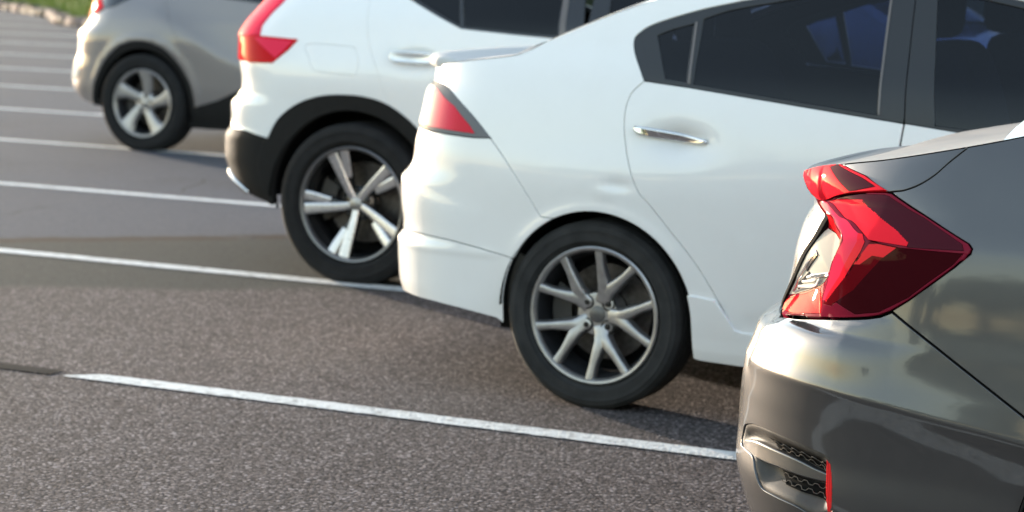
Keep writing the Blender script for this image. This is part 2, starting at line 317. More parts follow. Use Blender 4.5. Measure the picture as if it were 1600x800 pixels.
m_, nt_, b_ = new_mat('red_lens_painted_glow'); setv(b_, Roughness=.6, Coat_Weight=.25, Coat_Roughness=.02, Specular_IOR_Level=0.)
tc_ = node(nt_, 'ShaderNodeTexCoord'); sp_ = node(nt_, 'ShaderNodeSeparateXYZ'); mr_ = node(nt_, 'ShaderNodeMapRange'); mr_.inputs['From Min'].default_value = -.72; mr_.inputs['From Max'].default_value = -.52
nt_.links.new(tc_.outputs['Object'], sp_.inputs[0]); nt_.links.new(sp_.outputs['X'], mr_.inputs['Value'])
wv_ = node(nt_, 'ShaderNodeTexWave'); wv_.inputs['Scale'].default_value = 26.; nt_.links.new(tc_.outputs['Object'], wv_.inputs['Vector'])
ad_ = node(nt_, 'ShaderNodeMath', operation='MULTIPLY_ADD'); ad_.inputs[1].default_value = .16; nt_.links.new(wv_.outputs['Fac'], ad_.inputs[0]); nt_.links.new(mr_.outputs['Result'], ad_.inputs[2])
rp_ = ramp(nt_, [(.10, (.74, .46, .42)), (.42, (.74, .20, .20)), (.75, (.70, .04, .075)), (1., (.60, .018, .04))]); nt_.links.new(ad_.outputs[0], rp_.inputs['Fac']); nt_.links.new(rp_.outputs['Color'], b_.inputs['Base Color'])  # ribbed lens; sun glow towards the tail painted in as paler red
M['lens_painted_glow'] = m_
M['lens_clear'] = lens('clear_lens', (.50, .46, .39), .22)
M['lens_smoke'] = lens('smoked_grey_lens', (.16, .16, .165), .2)
M['lens_white'] = lens('white_lens', (.78, .74, .68), .2)
M['reflector'] = lens('red_reflector', (.75, .03, .03), .3, stripes=(60., (0, 0, 0), .7))
M['headlamp'] = lens('headlamp_lens', (.55, .57, .6), .1)
M['amber'] = lens('amber_lens', (.7, .25, .04), .25)

# ------------------------------------------------------------------ mesh helpers
def link(name, me, mat, parent=None):
    o = bpy.data.objects.new(name, me); COL.objects.link(o)
    if mat is not None and me is not None: me.materials.append(mat)
    if parent is not None: o.parent = parent
    return o
def mesh_obj(name, V, F, mat, parent=None, N=None, sharp=None):
    me = bpy.data.meshes.new(name)
    me.from_pydata([tuple(map(float, v)) for v in V], [], [tuple(map(int, f)) for f in F])
    me.polygons.foreach_set('use_smooth', [True]*len(me.polygons))
    if sharp is not None: me.set_sharp_from_angle(angle=math.radians(sharp))
    if N is not None: me.normals_split_custom_set_from_vertices([tuple(map(float, n)) for n in N])
    me.update()
    return link(name, me, mat, parent)
def empty(name, loc, rz=0., **props):
    o = bpy.data.objects.new(name, None); COL.objects.link(o)
    o.empty_display_size = .3; o.location = loc; o.rotation_euler = (0, 0, rz)
    for k, v in props.items(): o[k] = v
    return o
def tag(o, **props):
    for k, v in props.items(): o[k] = v
    return o

def area2(P):
    x, y = P[:, 0], P[:, 1]; return float(np.sum(x*np.roll(y, -1) - np.roll(x, -1)*y))
def resample(pts, step):
    P = np.array(pts, float)
    if np.allclose(P[0], P[-1]): P = P[:-1]
    out = []; n = len(P)
    for i in range(n):
        a, b = P[i], P[(i+1) % n]; k = max(1, int(math.ceil(np.linalg.norm(b-a)/step)))
        for j in range(k): out.append(a + (b-a)*j/k)
    Q = [out[0]]
    for p in out[1:]:
        if np.linalg.norm(p - Q[-1]) > step*.12: Q.append(p)
    if np.linalg.norm(Q[0]-Q[-1]) < step*.12: Q.pop()
    return np.array(Q)
def inset(P, g):
    """Move a CCW polygon inwards by g (negative: outwards)."""
    if g == 0: return P
    a = P - np.roll(P, 1, 0); b = np.roll(P, -1, 0) - P
    na = np.stack([-a[:, 1], a[:, 0]], 1); nb = np.stack([-b[:, 1], b[:, 0]], 1)
    na /= np.maximum(np.linalg.norm(na, axis=1, keepdims=True), 1e-9); nb /= np.maximum(np.linalg.norm(nb, axis=1, keepdims=True), 1e-9)
    m = na + nb; L = np.maximum((m*m).sum(1, keepdims=True)/2, .35)
    return P + m/L*g
def inside(Q, P):
    x, y = Q[:, 0], Q[:, 1]; r = np.zeros(len(Q), bool); j = len(P) - 1
    for i in range(len(P)):
        xi, yi = P[i]; xj, yj = P[j]
        if yi != yj:
            c = ((yi > y) != (yj > y)) & (x < (xj-xi)*(y-yi)/(yj-yi) + xi)
            r ^= c
        j = i
    return r
def near_dist(Q, B):
    d = np.full(len(Q), 1e9)
    for k in range(0, len(Q), 2000):
        q = Q[k:k+2000]; d[k:k+2000] = np.sqrt(((q[:, None, :] - B[None])**2).sum(2).min(1))
    return d

def panel(name, S, outer, mat, parent, holes=(), side=1, off=0., gap=.002, res=.03, thick=.012, cham=.0015, extra=(), bstep=None):
    """One sheet of the car's skin: a polygon in (u,z) laid on the skin, with rounded, turned-in edges."""
    bs = bstep or min(res*.6, .014)
    O = resample(outer, bs)
    if area2(O) < 0: O = O[::-1]
    O = inset(O, gap)
    H = []
    for h in holes:
        h = resample(h, bs)
        if area2(h) < 0: h = h[::-1]
        H.append(inset(h, -gap))
    B = np.concatenate([O] + H)
    lo, hi = O.min(0), O.max(0)
    gx, gz = np.meshgrid(np.arange(lo[0]+res/2, hi[0], res), np.arange(lo[1]+res/2, hi[1], res))
    gx = gx + (np.arange(gx.shape[0]) % 2)[:, None]*res/2
    G = np.stack([gx.ravel(), gz.ravel()], 1)
    for e in extra: G = np.concatenate([G, resample_open(e, res*.5)])
    ok = inside(G, O)
    for h in H: ok &= ~inside(G, h)
    G = G[ok]
    if len(G): G = G[near_dist(G, B) > res*.42]
    verts = [Vector(p) for p in B] + [Vector(p) for p in G]
    edges = []; k = 0
    for L in [O] + H:
        n = len(L); edges += [(k+i, k+(i+1) % n) for i in range(n)]; k += n
    vo, eo, fo, *_ = delaunay_2d_cdt(verts, edges, [], 0, 1e-7)
    V2 = np.array([tuple(v) for v in vo]); F = np.array([f for f in fo if len(f) == 3], int)
    c = V2[F].mean(1); ok = inside(c, O)
    for h in H: ok &= ~inside(c, h)
    F = F[ok]
    a = V2[F]; ar = (a[:, 1, 0]-a[:, 0, 0])*(a[:, 2, 1]-a[:, 0, 1]) - (a[:, 1, 1]-a[:, 0, 1])*(a[:, 2, 0]-a[:, 0, 0])
    F[ar < 0] = F[ar < 0][:, ::-1]
    F = F[np.abs(ar) > 1e-10]
    used = np.unique(F); mp = -np.ones(len(V2), int); mp[used] = np.arange(len(used)); V2 = V2[used]; F = mp[F]
    u, z = V2[:, 0], V2[:, 1]
    u = np.clip(u, S.uend(z, 0), S.uend(z, 1))
    fo_ = off if callable(off) else (lambda uu, zz: np.full(np.shape(uu), off))
    P = S.pos(u, z, fo_(u, z)); d = .003
    du = S.pos(u+d, z, fo_(u+d, z)) - S.pos(u-d, z, fo_(u-d, z)); dz = S.pos(u, z+d, fo_(u, z+d)) - S.pos(u, z-d, fo_(u, z-d))
    N = np.cross(dz, du); N /= np.maximum(np.linalg.norm(N, axis=1, keepdims=True), 1e-9)
    flip = np.array([1., -1., 1.])
    P = P*flip; N = N*flip
    # turned-in edge
    from collections import Counter
    cnt = Counter(); 
    for f in F:
        for i in range(3): cnt[frozenset((f[i], f[(i+1) % 3]))] += 1
    bed = [(f[i], f[(i+1) % 3]) for f in F for i in range(3) if cnt[frozenset((f[i], f[(i+1) % 3]))] == 1]
    V = list(P); NN = list(N); FF = [tuple(f) for f in F]
    if thick and bed:
        nxt = {}; acc = {}
        for a_, b_ in bed:
            t = P[b_] - P[a_]; t = t/max(np.linalg.norm(t), 1e-9)
            for v in (a_, b_): acc.setdefault(v, []).append(np.cross(t, N[v]))
        ring1, ring2 = {}, {}
        for v, L in acc.items():
            o_ = np.mean(L, 0); o_ /= max(np.linalg.norm(o_), 1e-9)
            ring1[v] = len(V); V.append(P[v] + o_*cham - N[v]*cham); nn = N[v]*.35 + o_; NN.append(nn/np.linalg.norm(nn))
            ring2[v] = len(V); V.append(P[v] + o_*cham - N[v]*thick); NN.append(o_)
        for a_, b_ in bed:
            FF.append((b_, a_, ring1[a_], ring1[b_])); FF.append((ring1[b_], ring1[a_], ring2[a_], ring2[b_]))
    V = np.array(V); NN = np.array(NN)
    if side < 0:
        V = V*flip; NN = NN*flip; FF = [f[::-1] for f in FF]
    return mesh_obj(name, V, FF, mat, parent, NN)
def resample_open(pts, step):
    P = np.array(pts, float); out = []
    for a, b in zip(P[:-1], P[1:]):
        k = max(1, int(math.ceil(np.linalg.norm(b-a)/step)))
        out += [a + (b-a)*j/k for j in range(k)]
    return np.array(out + [P[-1]])
def both(name, S, outer, mat, parent, **k):
    return panel(name, S, outer, mat, parent, side=1, **k), panel(name, S, outer, mat, parent, side=-1, **k)

def grid_mesh(name, X, mat, parent=None, flip=False, N=None, closed_u=False):
    n, m = X.shape[:2]; V = X.reshape(-1, 3); F = []
    for i in range(n - 1):
        for j in range(m if closed_u else m - 1):
            a, b, c, d = i*m+j, i*m+(j+1) % m, (i+1)*m+(j+1) % m, (i+1)*m+j
            F.append((a, b, c, d) if not flip else (d, c, b, a))
    return mesh_obj(name, V, F, mat, parent, N)
def top_loft(name, S, T, mat, parent, s0, s1, w0=-1., w1=1., crown=.07, p=2.6, nw=36, off=0., crn=None):
    """Upper skin (deck, glass, roof, bonnet) spanning between the two top edges of the body sides."""
    T = np.array(T); T = T[(T[:, 0] >= s0) & (T[:, 0] <= s1)]
    u, z = T[:, 0], T[:, 1]; u = np.clip(u, S.uend(z, 0), S.uend(z, 1))
    P = S.pos(u, z); x, y, zz = P.T
    tx, tz = np.gradient(x), np.gradient(zz); L = np.maximum(np.hypot(tx, tz), 1e-9); nx, nz = -tz/L, tx/L
    k = 5; ker = np.ones(k)/k
    if len(nx) > 12: nx = np.convolve(np.pad(nx, k//2, mode='edge'), ker, 'valid'); nz = np.convolve(np.pad(nz, k//2, mode='edge'), ker, 'valid')
    w = np.linspace(w0, w1, nw); g = 1 - np.abs(w)**p
    c = crown*y if crn is None else crn(x)*y
    X = np.zeros((len(x), nw, 3))
    X[:, :, 0] = x[:, None] + (c*nx)[:, None]*g + nx[:, None]*off
    X[:, :, 1] = y[:, None]*w
    X[:, :, 2] = zz[:, None] + (c*nz)[:, None]*g + nz[:, None]*off
    return grid_mesh(name, X, mat, parent, flip=True)
def lathe(prof, n=96, phase=0., arc=2*PI):
    """Profile of (r, yout) turned about the wheel axle; returns grid."""
    a = phase + np.linspace(0, arc, n, endpoint=False)
    pr = np.array(prof)
    return np.stack([pr[:, 0][:, None]*np.cos(a), np.repeat(-pr[:, 1][:, None], n, 1), pr[:, 0][:, None]*np.sin(a)], -1)
class MB:
    def __init__(s): s.V = []; s.F = []
    def add(s, V, F):
        k = len(s.V); s.V += [tuple(map(float, v)) for v in V]; s.F += [tuple(i+k for i in f) for f in F]
    def grid(s, X, closed=True, flip=False):
        n, m = X.shape[:2]; F = []
        for i in range(n-1):
            for j in range(m if closed else m-1):
                a, b, c, d = i*m+j, i*m+(j+1) % m, (i+1)*m+(j+1) % m, (i+1)*m+j
                F.append((d, c, b, a) if flip else (a, b, c, d))
        s.add(X.reshape(-1, 3), F)
    def sweep(s, pts, sect, side, up, cap=True):
        """sect: list per station of section points (a,b); placed at pt + a*side + b*up."""
        n = len(pts); m = len(sect[0])
        X = np.array([[np.array(pts[i]) + a*np.array(side[i]) + b*np.array(up[i]) for a, b in sect[i]] for i in range(n)])
        s.grid(X)
        if cap:
            k = len(s.V) - n*m
            s.F.append(tuple(range(k+m-1, k-1, -1))); s.F.append(tuple(range(k+(n-1)*m, k+n*m)))
    def box(s, c, d, bev=.0):
        cx, cy, cz = c; x, y, z = d[0]/2, d[1]/2, d[2]/2
        V = [(cx+i*x, cy+j*y, cz+k*z) for i in (-1, 1) for j in (-1, 1) for k in (-1, 1)]
        s.add(V, [(0, 1, 3, 2), (4, 6, 7, 5), (0, 4, 5, 1), (2, 3, 7, 6), (0, 2, 6, 4), (1, 5, 7, 3)])
    def build(s, name, mat, parent=None, sharp=35): return mesh_obj(name, s.V, s.F, mat, parent, sharp=sharp)
def rbox(name, c, d, r, mat, parent, n=3, taper=None):
    """Soft box (rounded by a superellipsoid) used for seats and cushions."""
    a = np.linspace(-PI/2, PI/2, 18); b = np.linspace(-PI, PI, 36, endpoint=False)
    e = r
    sp = lambda t: np.sign(t)*np.abs(t)**e
    X = np.stack([sp(np.cos(a))[:, None]*sp(np.cos(b)), sp(np.cos(a))[:, None]*sp(np.sin(b)), sp(np.sin(a))[:, None]*np.ones_like(b)], -1)
    X = X*np.array(d)/2
    if taper: X[..., 0] += X[..., 2]*taper
    X = X + np.array(c)
    m = MB(); m.grid(X); return m.build(name, mat, parent, sharp=60)

# ------------------------------------------------------------------ wheels
def tyre_mesh(R, rr, w, mat, parent):
    s = R - rr
    pr = [(rr-.004, w*.70), (rr+.004, w*.80), (rr+.012, w*.885), (rr+.03*s/.1, w*.93), (rr+.2*s, w*.975), (rr+.215*s, w*.985), (rr+.235*s, w*.985), (rr+.25*s, w*.985),
          (rr+.45*s, w*1.0), (rr+.6*s, w*.995), (rr+.615*s, w*1.004), (rr+.635*s, w*1.004), (rr+.65*s, w*.985), (rr+.8*s, w*.955), (R-.013, w*.90), (R-.006, w*.85), (R-.002, w*.78)]
    for g in (.52, .18, -.18, -.52):
        pr += [(R-.0005, w*(g+.07)), (R-.007, w*(g+.055)), (R-.007, w*(g-.055)), (R-.0005, w*(g-.07))]
    pr += [(R-.002, -w*.78), (R-.006, -w*.85), (R-.013, -w*.90), (rr+.5*s, -w), (rr, -w*.8)]
    m = MB(); m.grid(lathe(pr, 120), flip=True)
    return m.build('tyre', mat, parent, sharp=40)
def spoke(m, path, width, y, t, k=None):
    """path: (r, angle); width, face height y and depth t per station."""
    pts, sd, up, sec = [], [], [], []
    P = np.array([(r*math.cos(a), r*math.sin(a)) for r, a in path]); T = np.gradient(P, axis=0)
    for i, (px, pz) in enumerate(P):
        tx, tz = T[i]/max(np.linalg.norm(T[i]), 1e-9)
        pts.append((px, -y[i], pz)); sd.append((-tz, 0, tx)); up.append((0, -1, 0)); w = width[i]; d = t[i]
        sec.append([(-w*.62, -d), (-w*.5, -.30*d), (-w*.42, -.08*d), (-w*.30, 0), (w*.30, 0), (w*.42, -.08*d), (w*.5, -.30*d), (w*.62, -d)])
    m.sweep(pts, sec, sd, up)
def curve(pts, n=10): return crom(pts, n)
def wheel(parent, x, face, zc, R, rr, w, style, mats, spin=0., side=1, proto=None):
    """Wheel: alloy rim (mesh) with tyre, hub cap, nuts and brake disc below it; face = how far out the tyre stands."""
    if proto is not None:
        c = proto.copy(); COL.objects.link(c); c.parent = parent
        for ch in proto.children:
            d = ch.copy(); COL.objects.link(d); d.parent = c
        c.location = (x, -face*side, zc); c.rotation_euler = (0, 0, 0 if side > 0 else PI)
        return c
    rim_r = rr
    m = MB()
    yl = -w*2 + w  # axle frame: yout=0 at tyre centre plane
    lip = [(rim_r-.006, w*.72), (rim_r+.002, w*.80), (rim_r+.001, w*.87), (rim_r-.004, w*.90), (rim_r-.011, w*.885), (rim_r-.017, w*.80), (rim_r-.019, w*.70)]
    m.grid(lathe(lip, 120), flip=True)
    name_mat = mats['rim']
    spk = MB() if style != 'cut' else MB()
    face_strip = MB()
    if style == 'vee':
        for i in range(5):
            a0 = math.radians(69 + 72*i) + spin
            for sgn in (-1, 1):
                ctl = [(.16, .3), (.28, 1.2), (.36, 3.2), (.44, 7.4), (.54, 11.8), (.68, 15.2), (.82, 17.1), (.95, 18.2)]
                path = curve([(r*rim_r, a0 + sgn*math.radians(d)) for r, d in ctl], 5); n = len(path)
                tt = np.linspace(0, 1, n)
                spoke(spk, path, (.062-.037*np.minimum(1, tt*1.3)+.006*tt**4), w*(.50+.34*tt**.7), .020+.018*(1-tt))
        hub = [(0.001, w*.502), (.27*rim_r, w*.502), (.31*rim_r, w*.48), (.325*rim_r, w*.40), (.33*rim_r, -.02)]
        spk.grid(lathe(hub, 60), flip=True)
    elif style == 'cut':
        for i in range(5):
            a0 = math.radians(44 - 73.2*0 + 73*0 + 72*i) + spin
            tt = np.linspace(0, 1, 20)
            path = [((.10+.86*t)*rim_r, a0 + math.radians(7*(1-t)**2 - 0)) for t in tt]
            spoke(spk, path, .034+.004*tt, w*(.48+.30*tt), np.full(20, .028))
            spoke(face_strip, [(r, a) for r, a in path], (.024+.018*tt), w*(.48+.30*tt)+.0025, np.full(20, .004))
            a1 = a0 - math.radians(14.5)
            path2 = [((.12+.845*t)*rim_r, a1 + math.radians(16*(1-t)**2.2)) for t in tt]
            spoke(spk, path2, .024+.010*tt, w*(.42+.36*tt), np.full(20, .026))
            k0 = 8
            spoke(face_strip, path2[k0:], (.031+.006*np.linspace(0, 1, 20-k0)), (w*(.42+.36*tt)+.0025)[k0:], np.full(20-k0, .004))
        hub = [(0.001, w*.48), (.17*rim_r, w*.48), (.22*rim_r, w*.44), (.30*rim_r, w*.30), (.30*rim_r, -.02)]
        spk.grid(lathe(hub, 60), flip=True)
    else:
        for i in range(5):
            a0 = math.radians(86 + 72*i) + spin
            tt = np.linspace(0, 1, 16)
            path = [((.16+.80*t)*rim_r, a0 + math.radians(-13*(1-t)**1.3)) for t in tt]
            spoke(spk, path, .052+.030*tt+.045*tt**5, w*(.56+.26*tt), .03-.008*tt)
        hub = [(0.001, w*.52), (.13*rim_r, w*.52), (.15*rim_r, w*.57), (.30*rim_r, w*.55), (.33*rim_r, w*.5), (.34*rim_r, 0)]
        spk.grid(lathe(hub, 60), flip=True)
    if style == 'cut':
        rim = m.build('wheel', mats['lip'], parent, sharp=40)
        spk.build('spokes', mats['rim'], rim); face_strip.build('spoke_face', mats['face'], rim)
    else:
        m.V, kk = m.V + spk.V, len(m.V); m.F += [tuple(i+kk for i in f) for f in spk.F]
        rim = m.build('wheel', mats['rim'], parent, sharp=40)
    b = MB(); b.grid(lathe([(rim_r-.018, w*.72), (rim_r-.03, w*.35), (rim_r-.035, -w*.4), (rim_r-.01, -w*.8)], 96), flip=True)
    b.build('rim_barrel', mats['barrel'], rim)
    d = MB(); d.grid(lathe([(.02, -.015), (.06, -.012), (.075, -.03), (rim_r*.70, -.03), (rim_r*.72, -.035), (rim_r*.72, -.055), (.03, -.06)], 72), flip=True)
    d.build('brake_disc', M['disc'], rim)
    sh = MB(); sh.grid(lathe([(.02, -.075), (rim_r*.80, -.075), (rim_r*.95, -.085)], 60), flip=True); sh.build('brake_shield', M['under'], rim)
    c = MB(); c.grid(lathe([(rim_r*.50, .005), (rim_r*.80, .005), (rim_r*.84, -.02), (rim_r*.84, -.08), (rim_r*.5, -.08)], 14, math.radians(150), math.radians(60)), closed=False, flip=True)
    c.build('brake_caliper', M['caliper'], rim)
    tyre_mesh(R, rim_r, w, mats['tyre'], rim)
    hc = MB(); hr = {'vee': .125, 'cut': .115, 'five': .125}[style]*rim_r; hy = {'vee': .50, 'cut': .50, 'five': .53}[style]*w
    hc.grid(lathe([(.001, hy+.006), (hr*.8, hy+.005), (hr*.95, hy+.003), (hr, hy-.002), (hr, hy-.02)], 40), flip=True); hc.build('hub_cap', mats['cap'], rim)
    nn = 4 if style == 'vee' else 5
    for i in range(nn):
        a = 2*PI*i/nn + (PI/4 if nn == 4 else .3) + (-.02 if nn == 4 else spin); r0 = .235*rim_r; ny = {'vee': .50, 'cut': .46, 'five': .55}[style]*w
        q = MB(); cx, cz = r0*math.cos(a), r0*math.sin(a)
        if style == 'vee':
            ring = lathe([(.0245, ny-.004), (.0235, ny+.0026), (.0190, ny+.0034), (.0160, ny-.004)], 20); ring[..., 0] += cx; ring[..., 2] += cz; q.grid(ring, flip=True)
        h = lathe([(.0005, ny+.009), (.008, ny+.008), (.0105, ny+.005), (.011, ny-.01)], 6); h[..., 0] += cx; h[..., 2] += cz; q.grid(h, flip=True)
        q.build('wheel_nut', mats['nut'], rim)
    rim.location = (x, -face*side + 0, zc)
    if side < 0: rim.rotation_euler = (0, 0, PI)
    return rim
def four_wheels(car, xs, ycen, zc, R, rr, w, style, mats, spin=0.):
    p = wheel(car, xs[0], ycen, zc, R, rr, w, style, mats, spin)
    for x, s in ((xs[1], 1), (xs[0], -1), (xs[1], -1)): wheel(car, x, ycen, zc, R, rr, w, style, mats, spin, s, p)
def arch_liner(car, x, zc, R, y0, y1):
    for s in (1, -1):
        m = MB(); a = np.linspace(.02, PI-.02, 40)
        X = np.stack([np.stack([x+r*np.cos(a), np.full(40, -y*s), zc+r*np.sin(a)], -1) for r, y in ((R, y0), (R, y1), (.05, y1))])
        m.grid(X, closed=False); m.build('wheel_arch_liner', M['liner'], car)
def circle(cx, cz, R, n=64): return [(cx+R*math.cos(t), cz+R*math.sin(t)) for t in np.linspace(0, 2*PI, n, endpoint=False)]
def arch_poly(cx, cz, R, zb, n=44):
    a = np.linspace(PI, 0, n); p = [(cx+R*math.cos(t), cz+R*math.sin(t)) for t in a]
    return [(cx-R-.006, zb)] + p + [(cx+R+.006, zb)]

# ------------------------------------------------------------------ car body scaffolding
def top_edge(S, ctl):
    """Dense top edge from the tail centre line to the nose centre line."""
    c = crom(ctl, 14)
    z0, z1 = c[0][1], c[-1][1]
    a = [(u, z0) for u in np.linspace(S.uend(np.array([z0]))[0] + .002, c[0][0], 30)[:-1]]
    b = [(u, z1) for u in np.linspace(c[-1][0], S.uend(np.array([z1]), 1)[0] - .002, 30)[1:]]
    return [(float(u), float(z)) for u, z in a + c + b]
def edge_rear(S, z0, z1, n=40): return [(float(S.uend(np.array([z]))[0]) + .0015, float(z)) for z in np.linspace(z0, z1, n)]
def edge_front(S, z0, z1, n=40): return [(float(S.uend(np.array([z]), 1)[0]) - .0015, float(z)) for z in np.linspace(z0, z1, n)]
def side_outline(S, T, bottom):
    """Closed outline of a whole body side: tail down, sill, nose up, top edge back."""
    b = list(bottom); zb0, zb1 = b[0][1], b[-1][1]
    return edge_rear(S, T[0][1], zb0) + b + edge_front(S, zb1, T[-1][1]) + T[::-1]
def bar(name, pts, rad, mat, parent, n=8):
    m = MB(); P = np.array(pts, float); T = np.gradient(P, axis=0); a = np.linspace(0, 2*PI, n, endpoint=False)
    sec = [[(rad*math.cos(t), rad*math.sin(t)) for t in a]]*len(P); sd, up = [], []
    for t in T:
        t = t/np.linalg.norm(t); r = np.cross(t, (0.3, 0.2, 1)); r /= np.linalg.norm(r); sd.append(r); up.append(np.cross(r, t))
    m.sweep(P, sec, sd, up); return m.build(name, mat, parent)
def cabin(car, x0, x1, zf, w, belt):
    m = MB(); m.box(((x0+x1)/2, 0, zf-.03), (x1-x0, 2*w, .05)); m.build('cabin_floor', M['cabin'], car)
    for xs, ys_, mid in (((x0+x1)/2+.35, .37, 0), ((x0+x1)/2+.35, -.37, 0)):
        s = rbox('seat', (xs, ys_, zf+.22), (.52, .50, .22), .5, M['fabric'], car)
        rbox('backrest', (xs-.30, ys_, zf+.55), (.16, .46, .66), .45, M['fabric'], s, taper=-.28)
        rbox('headrest', (xs-.43, ys_, zf+.98), (.10, .25, .19), .55, M['fabric'], s)
    s = rbox('rear_seat', (x0+.42, 0, zf+.22), (.5, 1.2, .24), .4, M['fabric'], car)
    rbox('backrest', (x0+.16, 0, zf+.52), (.16, 1.2, .62), .35, M['fabric'], s, taper=-.3)
    for y in (-.38, 0, .38): rbox('headrest', (x0+.04, y, zf+.88), (.09, .22, .14), .55, M['fabric'], s)
    rbox('dashboard', (x1-.12, 0, belt-.14), (.5, 2*w-.1, .30), .45, M['cabin'], car)
    st = MB(); a = np.linspace(0, 2*PI, 40, endpoint=False)
    ring = [(.175+.014*math.cos(t), .014*math.sin(t)) for t in np.linspace(0, 2*PI, 8, endpoint=False)]
    X = np.stack([np.stack([np.full(40, h)*.8 - r*np.sin(a)*.35, r*np.cos(a), r*np.sin(a)*.94 + h*.4], -1) for r, h in ring + ring[:1]])
    X += np.array([x1-.42, -.37, belt-.05]); st.grid(X); st.build('steering_wheel', M['cabin'], car)
def mirror_pair(car, S, u, z, mat):
    for s in (1, -1):
        p = S.pos(np.array([u]), np.array([z]))[0]
        o = rbox('door_mirror', (p[0], -s*(p[1]+.10), p[2]+.06), (.13, .22, .15), .55, mat, car)
def dark_lining(car, S, T, holes, bottom, top_drop=.02):
    t = [(u, z-top_drop) for u, z in T]
    return both('inner_lining', S, side_outline(S, t, bottom), M['under'], car, holes=holes, off=-.030, gap=.0, res=.07, thick=0)
def floor_pan(car, x0, x1, w, z):
    m = MB(); m.box(((x0+x1)/2, 0, z), (x1-x0, 2*w, .05)); m.build('underbody', M['under'], car)
def closed(pts): return list(pts)
def hline(u0, u1, z, n=2): return [(u, z) for u in np.linspace(u0, u1, n)]
def dents(S, items): S.bumps = list(S.bumps) + items

CARPOS = {'car1': ((-9.323, 14.24), .0167), 'car2': ((-5.016, 9.66), .0285), 'car3': ((-2.951, 7.635), -.0101), 'car4': ((-.80, 5.35), 0.)}

